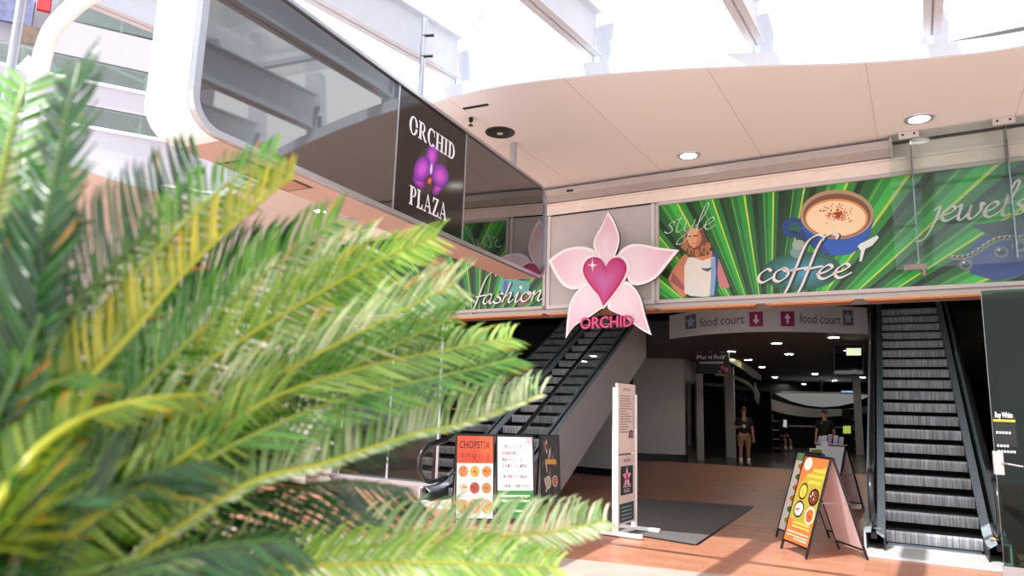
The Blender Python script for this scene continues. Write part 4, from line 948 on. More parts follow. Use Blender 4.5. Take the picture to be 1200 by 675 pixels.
# ================================================================== SANDWICH BOARDS
def sandwich(base, fdir, width, spread, height, lb, paint, front_m, back_m, leg=.09, cat='sign board', rest=0.0):
    """fdir: where the printed face looks; base: floor point midway between all feet"""
    u = V((-fdir.y, fdir.x, 0))                      # to the viewer's right when facing the print
    t = thing('sandwich_board', base, lb, cat)
    ap = base + Z * height; L = math.hypot(height, spread / 2)
    for sgn, nm, mt in ((1, 'front_panel', front_m), (-1, 'back_panel', back_m)):
        dn = (base + fdir * (sgn * spread / 2) - ap).normalized(); nr = (fdir * sgn * height + Z * spread / 2).normalized()
        org = ap + nr * .012
        def P(x_, y_, l=0.0): return org + u * x_ + dn * y_ + nr * l
        m_ = MB(); w = width / 2; fr = .022
        for a, b, c, e in ((-w, -w + fr, 0, L), (w - fr, w, 0, L), (-w + fr, w - fr, 0, fr), (-w + fr, w - fr, L - leg - fr, L - leg)):
            m_.hexa([P(a, c, -.012), P(b, c, -.012), P(b, e, -.012), P(a, e, -.012), P(a, c, .01), P(b, c, .01), P(b, e, .01), P(a, e, .01)])
        f_ = m_.build('front_frame' if sgn > 0 else 'back_frame', FRAMEB, t)
        m_ = MB(); a, b, c, e = -w + fr, w - fr, fr, L - leg - fr
        m_.hexa([P(a, c, -.006), P(b, c, -.006), P(b, e, -.006), P(a, e, -.006), P(a, c, .006), P(b, c, .006), P(b, e, .006), P(a, e, .006)])
        pnl = m_.build(nm, mt, f_)
        if sgn > 0 and paint:
            m_ = MB(); paint(m_, lambda x_, y_, l=0.0: P(a + (b - a) * x_, c + (e - c) * y_, .0065 + l), (b - a), (e - c)); m_.build('print', PRINT, t)
    m_ = MB()
    for s in (-1, 1):
        q = ap + u * (s * width / 2 - s * .011); k = .45
        m_.tube([q + (base + fdir * spread / 2 - ap) * k, q + (base - fdir * spread / 2 - ap) * k], .006, 6)
    m_.build('stay_bar', SILVER, t)
    m_ = MB(); m_.tube([ap - u * width / 2, ap + u * width / 2], .014, 8); m_.build('hinge', FRAMEB, t)
    return t
def rect_(mb, fn, x0, x1, y0, y1, c, l=0.0): mb.flat([fn(x0, y0, l), fn(x1, y0, l), fn(x1, y1, l), fn(x0, y1, l)], c=lin(c))
def dish(mb, fn, cx, cy, rx, ry, plate, food, seed, l=.001):
    r_ = random.Random(seed)
    mb.flat([fn(a, b, l) for a, b in ell(cx, cy, rx, ry, 20)], c=lin(plate)); mb.flat([fn(a, b, l + .0005) for a, b in ell(cx, cy, rx * .8, ry * .78, 18)], c=lin(food[0]))
    for k in range(16):
        q = r_.uniform(0, 6.28); r = r_.uniform(0, .6); mb.flat([fn(a, b, l + .001) for a, b in ell(cx + rx * r * math.cos(q), cy + ry * r * math.sin(q), rx * .16, ry * .13, 7, rot=q)], c=lin(r_.choice(food)))
def tx(mb, s, fn, x0, x1, yb, h, c, l=.002, bold=0.0):     # yb measured downwards as 0..1
    vs, fs, w = text_tris(s, bold); mb.add([fn(x0 + (x1 - x0) * a / w, yb - h * b, l) for a, b in vs], fs, 0, lin(c))
def scribble(mb, fn, x0, x1, y, h, c, seed, l=.002):       # small unreadable print as rows of dashes
    r_ = random.Random(seed); x_ = x0
    while x_ < x1:
        w = r_.uniform(.02, .05); rect_(mb, fn, x_, min(x1, x_ + w), y, y + h * r_.uniform(.6, 1), c, l); x_ += w + .012
def p_orange(mb, fn, w, h):
    rect_(mb, fn, 0, 1, 0, 1, (222, 112, 58)); mb.flat([fn(*q, .0005) for q in ((.1, .32), (.35, .2), (1, .08), (1, .72), (.7, .8), (.0, .74), (.0, .5))], c=lin((164, 150, 56)))
    mb.flat([fn(a, b, .001) for a, b in ell(.22, .085, .15, .075, 18)], c=lin((240, 232, 226))); mb.flat([fn(a, b, .0015) for a, b in ell(.22, .085, .07, .05, 12)], c=lin((236, 190, 150)))
    for k, (a, b, y) in enumerate(((.5, .95, .13), (.3, .97, .2), (.42, .9, .27))): scribble(mb, fn, a, b, y, .045, (232, 190, 74), k)
    dish(mb, fn, .3, .41, .17, .1, (40, 34, 30), [(232, 180, 70), (220, 160, 60), (240, 200, 110)], 1); dish(mb, fn, .76, .45, .2, .1, (32, 26, 26), [(110, 50, 36), (150, 70, 50), (236, 228, 220)], 2)
    dish(mb, fn, .3, .62, .2, .1, (34, 28, 26), [(240, 236, 230), (160, 90, 50), (200, 120, 70)], 3); dish(mb, fn, .78, .66, .18, .1, (228, 220, 210), [(196, 96, 46), (214, 120, 60), (170, 76, 36)], 4)
    for k, y in enumerate((.77, .81)): scribble(mb, fn, .2, .9, y, .025, (240, 206, 90), 10 + k)
    for k, y in enumerate((.88, .92, .95)): scribble(mb, fn, .08 + .3 * (k == 2), .92, y, .018, (246, 220, 200), 20 + k)
def p_whitemenu(mb, fn, w, h):
    rect_(mb, fn, 0, 1, 0, 1, (226, 220, 214)); rect_(mb, fn, 0, 1, 0, .1, (120, 160, 110), .0005)
    for k in range(6):
        dish(mb, fn, .35, .17 + .14 * k, .25, .055, (240, 238, 232), [[(190, 130, 60), (210, 160, 80)], [(90, 120, 60), (140, 90, 50)], [(176, 150, 70), (200, 90, 50)]][k % 3], k); scribble(mb, fn, .65, .95, .16 + .14 * k, .02, (110, 100, 96), k)
def p_chop(mb, fn, w, h):
    rect_(mb, fn, 0, 1, 0, 1, (240, 238, 238)); rect_(mb, fn, 0, 1, 0, .34, (226, 84, 42), .0005)
    tx(mb, 'CHOPSTIX', fn, .06, .92, .155, .095, (40, 26, 26), bold=.01); rect_(mb, fn, .38, .72, .19, .195, (120, 44, 30), .001); tx(mb, '港風気快餐', fn, .05, .94, .315, .085, (176, 50, 32), bold=.02)
    fd = [[(226, 140, 80), (206, 90, 60), (240, 190, 120)], [(236, 180, 80), (240, 205, 110), (200, 120, 50)], [(214, 120, 60), (190, 60, 50), (230, 170, 90)], [(236, 226, 206), (226, 180, 110)], [(196, 70, 66), (170, 60, 50), (120, 130, 60)], [(170, 120, 60), (140, 140, 60), (200, 90, 50)], [(226, 170, 90), (206, 120, 70), (236, 200, 140)], [(220, 130, 80), (190, 90, 60), (240, 200, 150)], [(210, 120, 70), (236, 190, 130)]]
    for k in range(9): dish(mb, fn, (.18, .5, .83)[k % 3], (.44, .64, .86)[k // 3], .17 if k < 6 else .2, .09 if k < 6 else .11, (246, 244, 240), fd[k], 30 + k)
    rect_(mb, fn, 0, 1, .535, .545, (222, 218, 214), .0012); rect_(mb, fn, 0, 1, .74, .75, (222, 218, 214), .0012)
def p_japan(mb, fn, w, h):
    rect_(mb, fn, 0, 1, 0, .665, (226, 220, 224)); rect_(mb, fn, 0, 1, .665, 1, (52, 122, 48))
    for s, a, b, y, c in (('人気レストランの', .14, .68, .14, (60, 54, 58)), ('味自慢', .14, .34, .225, (206, 60, 56)), ('広東な', .36, .56, .225, (60, 54, 58)), ('絶品', .14, .26, .305, (60, 54, 58)), ('チャーハン', .28, .62, .305, (206, 60, 56)), ('の', .64, .7, .305, (60, 54, 58)), ('お食事ラーメン専門店', .14, .84, .385, (60, 54, 58)),
                          ('毎日', .16, .27, .515, (60, 54, 58)), ('特製カラー', .29, .62, .515, (206, 60, 56)), ('商品も', .65, .85, .515, (60, 54, 58)), ('日本語', .16, .36, .63, (60, 54, 58)), ('と広東語', .38, .64, .63, (60, 140, 60)), ('ができます', .66, .9, .63, (60, 54, 58))):
        tx(mb, s, fn, a, b, y, .036, c, bold=.008)
    for y in (.09, .06): scribble(mb, fn, .74, .9, y, .012, (150, 146, 150), 3)
    for k, y in enumerate((.72, .78)): scribble(mb, fn, .12, .9, y, .03, (226, 232, 220), 40 + k)
    scribble(mb, fn, .35, .7, .9, .03, (220, 228, 214), 44)
def p_dark(mb, fn, w, h):
    rect_(mb, fn, 0, 1, 0, 1, (46, 30, 28)); 
    for k in range(26):
        q = rnd.uniform(.1, .9), rnd.uniform(.05, .9); mb.flat([fn(a, b, .001 + k * .0001) for a, b in ell(q[0], q[1], rnd.uniform(.05, .14), rnd.uniform(.02, .05), 9, rot=rnd.uniform(0, 3))], c=lin(rnd.choice([(96, 70, 80), (70, 44, 60), (206, 200, 196), (150, 90, 60), (110, 60, 50)])))
    rect_(mb, fn, .25, .85, .36, .44, (214, 160, 40), .005); dish(mb, fn, .35, .72, .18, .1, (220, 214, 206), [(190, 170, 150), (230, 226, 220)], 6, .006); dish(mb, fn, .75, .7, .16, .09, (210, 200, 190), [(200, 90, 60), (220, 160, 90)], 7, .006)
def p_grey(mb, fn, w, h): rect_(mb, fn, 0, 1, 0, 1, (214, 212, 216))
# orange menu board and its two neighbours at right
bl, br = onz(916, 643, 0), onz(946, 656, 0); ux = (br - bl); wd = ux.length; ux.normalize(); fd = V((ux.y, -ux.x, 0)) 
if fd.x > 0: fd = -fd
bk = onz(1020, 658, 0); sprd = abs((bk - br).dot(fd)); hA = 1.12
mid = (bl + br) / 2 - fd * sprd / 2
sandwich(mid, fd, wd, sprd, hA, 'black framed sandwich board with an orange food menu, at right in front', p_orange, PINKBACK, PINKBACK, leg=.1)
sandwich(mid + ux * -.75 - fd * .3, fd, wd, sprd, hA, 'sandwich board with a white food menu just behind the orange one', p_whitemenu, PINKBACK, PINKBACK, leg=.1)
q3 = onz(1003, 598, 0); 
b3 = sandwich(q3 - V((.24, -.3, 0)), (fd + V((0, -.45, 0))).normalized(), .62, .75, 1.08, 'sandwich board with pale grey faces beside the right escalator, carrying brochures', p_grey, PINKBACK, PINKBACK, leg=.08)
# brochure rack on the third board
f3 = (fd + V((0, -.45, 0))).normalized(); u3 = V((f3.y, -f3.x, 0)); c3 = b3.location.copy()
x = MB(); top3 = c3 + Z * 1.09
rk = thing('brochure_rack', top3, 'clear brochure rack on the top of the pale sandwich board', 'rack')
x.hexa([top3 + u3 * a + f3 * b + Z * z for z in (0, .015) for a, b in ((-.3, -.05), (.3, -.05), (.3, .06), (-.3, .06))]); x.build('tray', GREYP, rk)
x = MB(); x.hexa([top3 + u3 * a + f3 * b + Z * z for z in (.015, .07) for a, b in ((-.3, .05), (.3, .05), (.3, .055), (-.3, .055))]); x.build('lip', GLASS, rk)
for k, (o_, h_, c_, lb) in enumerate(((-.2, .13, (196, 196, 210), 'leftmost white'), (-.09, .15, (206, 204, 214), 'second white'), (.03, .17, (190, 150, 190), 'third, purple patterned'), (.14, .14, (214, 214, 220), 'fourth white'), (.23, .12, (200, 206, 216), 'rightmost white'))):
    q = top3 + u3 * o_ + Z * .015
    x = MB(); x.hexa([q + u3 * a + f3 * (b - z * .25) + Z * z for z in (0, h_) for a, b in ((-.04, 0), (.04, 0), (.04, .012), (-.04, .012))], c=lin(c_))
    for j in range(3): x.hexa([q + u3 * a + f3 * (b - z * .25) + Z * z for z in (h_ * (.2 + .25 * j), h_ * (.28 + .25 * j)) for a, b in ((-.03, .012), (.03, .012), (.03, .0135), (-.03, .0135))], c=lin((120, 110, 150)))
    tag(x.build('brochure', PRINT, base=q), lb + ' folded brochure in the rack by the right escalator', 'brochure', 'brochures in the rack')
q = onz(959, 600, 0)
t = thing('easel_sign', q, 'small green and yellow card on a thin black stand behind the orange menu board', 'sign')
x = MB(); x.lathe([(.14, 0), (.14, .015), (.02, .03)], 18, q); x.build('base', FRAMEB, t); x = MB(); x.tube([q, q + Z * .95], .012, 8); x.build('stem', FRAMEB, t)
x = MB(); w1 = q + Z * .9
x.hexa([w1 + V((a, b, z)) for z in (0, .15) for a, b in ((-.11, -.03), (.11, -.03), (.11, -.01), (-.11, -.01))], c=lin((206, 206, 190))); x.hexa([w1 + V((a, b, z)) for z in (.02, .13) for a, b in ((-.09, -.034), (.09, -.034), (.09, -.03), (-.09, -.03))], c=lin((110, 130, 50))); x.build('card', PRINT, t)
q2 = q + Z * .9 + V((.14, -.02, 0)); x = MB(); x.hexa([q + V((.0, .02, .85)) + V((a, b, z)) for z in (0, .32) for a, b in ((.1, -.03), (.21, -.03), (.21, -.0), (.1, -.0))], c=lin((206, 204, 212)))
x.build('leaflet', PRINT, t)
# boards by the left escalator
def faceboard(pxl, pxr, pyb, hgt, lb, paint, spread, leg=.05, d_off=0):
    l, r = onz(pxl, pyb, 0), onz(pxr, pyb, 0); u = r - l; w = u.length; u.normalize(); f_ = V((u.y, -u.x, 0))
    return sandwich((l + r) / 2 - f_ * spread / 2, f_, w, spread, hgt, lb, paint, WHITE, WHITE, leg)
faceboard(532, 579, 614, 1.19, 'white sandwich board with an orange heading and nine dishes, beside the left escalator', p_chop, .5)
faceboard(581, 627, 614, 1.19, 'white sandwich board with lines of print above a green band, by the left escalator', p_japan, .5)
faceboard(634, 657, 592, 1.13, 'narrow dark menu board with food pictures, leaning by the escalator side panel', p_dark, .36)

# ================================================================== FOOD COURT SIGN (bowed fascia)
fc = thing('food_court_sign', W(-2.4, 5.0, 3.3), 'white bowed overhead direction sign with two arrows under the upper floor', 'sign')
def bow(t_, off=0.0):
    s_ = -4.55 + 4.25 * t_; d_ = 5.9 - 1.05 * math.sin(math.pi * t_); return s_, d_ - .03 - off
x = MB(); NB = 40
for i in range(NB):
    a, b = bow(i / NB), bow((i + 1) / NB)
    x.hexa([W(a[0], a[1], 3.3), W(b[0], b[1], 3.3), W(b[0], b[1] + .03, 3.3), W(a[0], a[1] + .03, 3.3), W(a[0], a[1], 3.86), W(b[0], b[1], 3.86), W(b[0], b[1] + .03, 3.86), W(a[0], a[1] + .03, 3.86)])
fcm = x.build('bowed_panel', HALLWHITE, fc)
def FCm(l): return lambda a, b: W(*bow(a, l), 3.3 + .56 * b)
x = MB()
def fct(px):                             # picture column -> fraction along the bow
    best = min(range(401), key=lambda k: abs(ray_px(W(*bow(k / 400), 3.6)) - px)); return best / 400
def ray_px(p):
    c = M3.transposed() @ (p - C0); return 600 + FPX * c.x / c.z
for s_, xa, xb in (('food court', 820, 872), ('food court', 937, 985)):
    vs, fs, w = text_tris(s_, .0); a0, a1 = fct(xa), fct(xb); x = MB(); x.add([FCm(.008)(a0 + (a1 - a0) * u / w, .33 + .36 * v) for u, v in vs], fs, 0, lin((74, 72, 82))); x.build('lettering', PRINT, fcm)
for xa, xb, dn in ((878, 894, True), (915, 931, False)):
    a0, a1 = fct(xa), fct(xb); am = (a0 + a1) / 2; wv = a1 - a0; x = MB()
    x.flat([FCm(.008)(a, b) for a, b in ((a0, .2), (a1, .2), (a1, .76), (a0, .76))], c=lin((150, 34, 96)))
    sg_ = -1 if dn else 1; c_ = .48
    x.flat([FCm(.011)(am + u * wv, c_ + sg_ * v) for u, v in ((-.08, -.17), (.08, -.17), (.08, .02), (.24, .02), (0, .2), (-.24, .02), (-.08, .02))], c=lin((236, 226, 232))); x.build('arrow_panel', PRINT, fcm)
for xa, xb in ((803, 816), (988, 1000)):
    a0, a1 = fct(xa), fct(xb); am = (a0 + a1) / 2; wv = a1 - a0; x = MB()
    x.flat([FCm(.008)(a, b) for a, b in ((a0, .3), (a1, .3), (a1, .88), (a0, .88))], c=lin((92, 96, 122)))
    for q in (90, 162, 18, 234, 306):
        q = math.radians(q); x.flat([FCm(.011)(am + wv * u, .58 + v) for u, v in [(.45 * math.cos(q), .26 * math.sin(q)), (.22 * math.cos(q + .6), .13 * math.sin(q + .6)), (0, 0), (.22 * math.cos(q - .6), .13 * math.sin(q - .6))]], c=lin((176, 176, 196)))
    x.flat([FCm(.008)(a, b) for a, b in ((a0, .12), (a1, .12), (a1, .24), (a0, .24))], c=lin((190, 190, 200))); x.build('plaza_mark', PRINT, fcm)
t = thing('glass_balustrade', W(-2.4, 5.2, 3.88), 'bowed glass balustrade above the overhead direction sign', 'balustrade')
x = MB()
for i in range(NB):
    a, b = bow(i / NB, -.1), bow((i + 1) / NB, -.1); x.hexa([W(a[0], a[1], 3.88), W(b[0], b[1], 3.88), W(b[0], b[1] + .012, 3.88), W(a[0], a[1] + .012, 3.88), W(a[0], a[1], 4.8), W(b[0], b[1], 4.8), W(b[0], b[1] + .012, 4.8), W(a[0], a[1] + .012, 4.8)])
x.build('glass_sheet', GLASSG, t)
for i in range(7):
    a = bow((i + .5) / 7, -.13); x = MB(); x.tube([W(a[0], a[1], 3.88), W(a[0], a[1], 4.82)], .02, 8); x.build('post', SILVER, t)
x = MB(); x.tube([W(*bow(i / NB, -.11), 4.83) for i in range(NB + 1)], .025, 8); x.build('top_rail', SILVER, t)

# ================================================================== HALL
HL = [(910, 402), (925, 414.7), (955, 438), (893, 430), (908, 442), (942, 450), (977, 395), (986, 411), (994, 421.5), (1001, 434), (978, 446), (857, 411.5), (877, 421.5), (903, 454), (1011, 442)]
names = 'nearest the bowed sign at its middle;second from the bowed sign;beyond the second in the middle row;left row, by the curved olive rail;left row, one further back;middle row, three back;nearest the bowed sign at its right end;right row beside the lit green panel;right row below the lit green panel;right row at the pillar edge;right row, far back above the round dish;left, by the black hanging shop sign;left, just right of the black hanging shop sign;left row, farthest pair;far right, at the pillar'.split(';')
for (px, py), lb in zip(HL, names):
    q = onz(px, py, 3.3); t = thing('ceiling_light', q, 'round hall ceiling light, ' + lb, 'light', 'round lights in the dark hall ceiling')
    r = .13; x = MB(); x.lathe([(r * .75, -.012), (r * 1.15, -.01), (r * 1.2, 0)], 16, q, cap=False); x.build('trim_ring', SILVER, t)
    x = MB(); x.lathe([(.02, -.016), (r * .82, -.014), (r * .8, 0)], 16, q); x.build('lens', LAMPC, t)
# made-up hanging dish, glow put in for a bright oval down the hall
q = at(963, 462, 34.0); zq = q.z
t = thing('pale_dish', V((q.x, q.y, zq - .62)), 'very wide pale round dish with added glow hanging far down the hall', 'lamp')
x = MB(); x.lathe([(.05, -.62), (.7, -.56), (1.4, -.38), (1.95, -.12), (2.15, .0), (2.1, .03), (.05, .03)], 48, q); x.build('dish', DISHGLOW, t, smooth=True)
x = MB(); x.lathe([(2.15, -.02), (2.22, 0), (2.22, .06), (2.1, .06)], 48, q, cap=False); x.build('rim', GREYP, t)
x = MB(); x.tube([q + Z * .02, V((q.x, q.y, 3.3))], .05, 10); x.build('stem', DKMETAL, t)
# lit panels of the hall
def panel(name, px0, px1, py0, py1, d, m, lb, cat, frame=DKMETAL, th=.04):
    c = [onpl(a, b, W(0, d), D) for a, b in ((px0, py1), (px1, py1), (px1, py0), (px0, py0))]
    t = thing(name, (c[0] + c[1]) / 2, lb, cat); x = MB(); x.prism(c, D * th); x.build('face', m, t)
    cc = sum(c, V((0, 0, 0))) / 4; x = MB(); x.prism([cc + (p - cc) * 1.06 + D * .005 for p in c], D * th); x.build('casing', frame, t); return t
panel('exit_light', 992, 1009, 408, 416.5, 7.2, LITPANEL, 'small pale green lit panel at the right end of the hall ceiling', 'lit sign')
panel('glass_screen', 978, 1011, 404, 438, 8.0, GLASSD, 'dark glass smoke screen hanging behind the lit green panel', 'glass panel')
panel('video_screen', 986, 1006, 458, 464, 30, LITBLUE, 'wide blue lit screen far down the hall at right', 'screen')
panel('lit_poster', 988, 997, 499, 508, 24, LITGREEN, 'yellow green lit poster at the far right of the hall', 'poster')
panel('white_poster', 916, 922, 492, 504, 25, LITWHITE, 'white poster board far down the hall, right of the seated person', 'poster')
panel('wall_monitor', 852, 859.5, 452, 480, 16.8, NIGHT, 'dark upright panel on the pale post behind the standing man', 'panel')
# smoke detector disc
q = onpl(771, 418, W(0, 12.2), D); tag(MB().lathe([(.13, 0), (.14, .03), (.13, .06)], 20).build('x', GREYP), 'x', 'x') if False else None
t = thing('wall_disc', q, 'round grey disc on the wall above the white block', 'detector')
x = MB(); v0 = [q + S * (.15 * math.cos(k * math.pi / 10)) + Z * (.15 * math.sin(k * math.pi / 10)) for k in range(20)]; x.prism(v0, D * .1); x.build('body', GREYP, t)
x = MB(); v0 = [q - D * .02 + S * (.07 * math.cos(k * math.pi / 10)) + Z * (.07 * math.sin(k * math.pi / 10)) for k in range(20)]; x.prism(v0, D * .04); x.build('centre', DKMETAL, t)
# left shopfront along the hall: pale posts, dark glass doors
def hallpost(px, pyb, w, m, lb, nm='shop_post', h=3.28):
    b = onz(px, pyb, 0); x = MB(); x.prism([b - S * w / 2, b + S * w / 2, b + S * w / 2 + D * .16, b - S * w / 2 + D * .16], (0, 0, h)); return tag(x.build(nm, m, base=b), lb, 'post', 'posts of the dark shopfronts')
hallpost(820, 539, .22, GREYP, 'pale shopfront post just right of the white block'); hallpost(856, 536, .34, GREYP, 'pale wide post left of the standing man')
hallpost(1008, 533, .3, GREYP, 'grey post at the far right end of the hall')
for (pa, pb, yb, lb) in ((824, 850, 538, 'dark glass shop door between the two pale posts'), (806, 816, 541, 'narrow dark glass window beside the white block'), (862, 905, 533, 'dark glass shopfront behind the standing man')):
    a, b = onz(pa, yb, 0), onz(pb, yb - 1.5, 0); t = thing('shop_door', (a + b) / 2, lb, 'shop door'); u = (b - a).normalized()
    x = MB(); x.prism([a, b, b + D * .04, a + D * .04], (0, 0, 2.5)); x.build('glass_pane', BLACKG, t)
    x = MB(); x.prism([a - u * .04, a + u * .03, a + u * .03 + D * .08, a - u * .04 + D * .08], (0, 0, 2.6)); x.prism([b - u * .03, b + u * .04, b + u * .04 + D * .08, b - u * .03 + D * .08], (0, 0, 2.6)); x.prism([a + Z * 2.5, b + Z * 2.5, b + D * .08 + Z * 2.5, a + D * .08 + Z * 2.5], (0, 0, .1)); x.build('frame', DKMETAL, t)
# black hanging shop sign with pink blossoms
c = [onpl(a, b, W(0, 9.5), D) for a, b in ((815, 438), (854, 438), (854, 407.5), (815, 407.5))]
t = thing('shop_sign', (c[0] + c[1]) / 2, 'black hanging shop sign with pink blossoms and white lettering', 'sign')
x = MB(); x.prism(c, D * .08); sp_ = x.build('box', BLACK, t)
def SH(u, v, l=0): return c[0] + (c[1] - c[0]) * u + (c[3] - c[0]) * v - D * (.002 + l)
x = MB(); r5 = random.Random(2)
for k, (u, v, r) in enumerate(((.06, .9, .1), (.18, .88, .08), (.42, .9, .09), (.5, .86, .06), (.8, .88, .09), (.05, .62, .07), (.93, .14, .1), (.82, .24, .07), (.75, .08, .06), (.02, .76, .05))):
    for j in range(5):
        q = j * 1.2566 + k; x.flat([SH(a, b, .001) for a, b in ell(min(.95, max(.05, u + r * .5 * math.cos(q))), min(.95, max(.05, v + r * .6 * math.sin(q))), r * .4, r * .5, 9, rot=q)], c=lin(r5.choice([(196, 66, 110), (214, 110, 146), (150, 50, 84)])))
vs, fs, w = text_tris('Mist of Body', .01); x.add([SH(.06 + .84 * a / w, .57 + .15 * b + .02 * math.sin(a * 3), .003) for a, b in vs], fs, 0, lin((222, 220, 226)))
x.flat([SH(a, b, .002) for a, b in ((.12, .38), (.84, .38), (.84, .46), (.12, .46))], c=lin((176, 174, 190))); x.build('lettering', PRINT, sp_)
x = MB()
for u in (.15, .85):
    p_ = c[3] + (c[2] - c[3]) * u + D * .04; p2 = p_.copy(); p2.z = 3.31 if p_.z < 3.3 else p_.z; x.tube([p_ - Z * .01, p2], .015, 6)
x.build('hanger', DKMETAL, t)
# curving rail fascias of the left shops
def ribbon(name, pts, m, lb, cat, th=.05):
    x = MB(); up_ = [at(a, b, d_) for a, b, _, d_ in pts]; lo_ = [at(a, c_, d_) for a, _, c_, d_ in pts]; up_ = spline(up_, 5); lo_ = spline(lo_, 5)
    off = D * th
    for i in range(len(up_) - 1): x.hexa([lo_[i], lo_[i + 1], lo_[i + 1] + off, lo_[i] + off, up_[i], up_[i + 1], up_[i + 1] + off, up_[i] + off])
    return tag(x.build(name, m, base=lo_[0]), lb, cat)
ribbon('curved_rail', [(850, 416, 421, 21), (860, 419, 427, 22), (872, 425, 434, 23), (882, 432, 442, 24), (892, 440, 446, 25)], OLIVE, 'olive curved fascia running back from the black hanging shop sign', 'fascia')
ribbon('curved_rail', [(838, 437, 440, 20), (855, 439, 442, 21), (870, 444, 448, 22), (880, 450, 455, 23), (885, 458, 464, 24), (888, 466, 472, 25)], OLIVE, 'lower olive curved rail above the standing man', 'fascia')
ribbon('curved_bulkhead', [(884, 448, 466, 27), (889, 460, 474, 28), (902, 467, 480, 29), (925, 474, 486, 30), (955, 479, 489, 31), (990, 479, 487, 32), (1016, 476, 484, 33)], GREYP, 'grey curved bulkhead sweeping across the back of the hall', 'bulkhead', .2)
# back of the hall: dark shop units, shelves and a counter
def unit(pxa, pxb, pyb, h, lb, nsh=4):
    a, b = onz(pxa, pyb, 0), onz(pxb, pyb, 0); u = (b - a); w = u.length; u.normalize(); nn = V((-u.y, u.x, 0))
    t = thing('display_shelf', (a + b) / 2, lb, 'shelf', 'shop shelves at the back of the hall')
    x = MB(); 
    for k in (0, w - .04): x.prism([a + u * k, a + u * (k + .04), a + u * (k + .04) + nn * .5, a + u * k + nn * .5], (0, 0, h))
    x.prism([a + nn * .46, b + nn * .46, b + nn * .5, a + nn * .5], (0, 0, h)); x.build('cabinet', NIGHT, t)
    for k in range(nsh):
        x = MB(); z = .15 + k * (h - .2) / nsh; x.prism([a + u * .04 + Z * z, b - u * .04 + Z * z, b - u * .04 + nn * .45 + Z * z, a + u * .04 + nn * .45 + Z * z], (0, 0, .03)); x.build('shelf_board', GREYP, t)
        r_ = random.Random(pxa + k); q = .1
        while q < w - .34:
            ww = r_.uniform(.08, .22); hh2 = r_.uniform(.12, (h - .2) / nsh - .06)
            if r_.random() < .8:
                p = a + u * q + nn * .1 + Z * (z + .031); x = MB(); cc = r_.choice([(120, 130, 120), (160, 160, 150), (90, 60, 60), (60, 90, 90), (50, 50, 60), (170, 120, 90)])
                x.prism([p, p + u * ww * .8, p + u * ww + nn * .12, p + nn * .12], (0, 0, hh2), c=lin(cc)); x.prism([p + u * ww * .25 + Z * hh2, p + u * ww * .6 + Z * hh2, p + u * ww * .6 + nn * .08 + Z * hh2, p + u * ww * .25 + nn * .08 + Z * hh2], (0, 0, .03), c=lin((30, 30, 34)))
                tag(x.build('shop_box', PRINT, base=p), 'small boxed goods on the ' + lb.replace('dark ', ''), 'goods', 'goods on the ' + lb)
            q += ww + .08
unit(905, 915, 530, 1.7, 'dark shelf left of the seated person'); unit(1000, 1012, 531, 1.9, 'dark shelf at the right end of the hall back'); unit(884, 902, 526, 1.9, 'dark shelf behind the standing man')
a, b = onz(925, 524, 0), onz(1004, 526, 0); t = thing('shop_counter', (a + b) / 2, 'long dark counter across the back of the hall', 'counter')
x = MB(); x.prism([a, b, b + D * .7, a + D * .7], (0, 0, 1.0)); x.build('body', NIGHT, t); x = MB(); x.prism([a - D * .05 + Z * 1.0, b - D * .05 + Z * 1.0, b + D * .75 + Z * 1.0, a + D * .75 + Z * 1.0], (0, 0, .05)); x.build('worktop', GREYP, t)
a, b = onz(880, 519, 0), onz(1030, 519, 0); st('wall_shop_back', MB().prism([a, b, b + D * .2, a + D * .2], (0, 0, 3.28)), NIGHT)

# ================================================================== LOWER LEFT SHOPFRONT, WHITE SIGN, RIGHT GLASS
t = thing('shop_window', W(-8.2, .1, 0), 'glass shop window with silver sill below the fashion billboard, behind the palm', 'shop window')
x = MB(); x.box(-9.4, -7.0, .12, .13, .22, 3.08, lambda u, v, z: W(u, v, z)); x.build('glass_pane', GLASSD, t)
x = MB(); x.box(-9.45, -6.98, -.05, .25, 0, .14, lambda u, v, z: W(u, v, z)); x.box(-9.45, -6.98, -.1, .28, .14, .22, lambda u, v, z: W(u, v, z)); x.build('sill', SILVER, t, bevel=.006)
for s_ in (-9.42, -8.2, -7.05):
    x = MB(); x.box(s_, s_ + .05, .1, .16, .22, 3.08, lambda u, v, z: W(u, v, z)); x.build('mullion', SILVER, t)
t = thing('timber_display', W(-8.1, .9, 0), 'pale timber display stand inside the shop window behind the palm', 'display')
for k in range(5):
    x = MB(); x.box(-9.1 + .5 * k, -9.04 + .5 * k, .8, .86, 0, 2.2, lambda u, v, z: W(u, v, z)); x.build('upright', WOOD, t)
for z in (.3, .9, 1.5, 2.1):
    x = MB(); x.box(-9.1, -7.04, .78, 1.2, z, z + .04, lambda u, v, z_: W(u, v, z_)); x.build('shelf_board', WOOD, t)
p_ = MB(); tag(p_.box(-9.95, -9.6, -.55, -.25, 0, .42, lambda u, v, z: W(u, v, z)).build('grey_pedestal', GREYP, base=W(-9.8, -.2, 0), bevel=.02), 'low grey pedestal at the end of the shop window sill', 'pedestal')
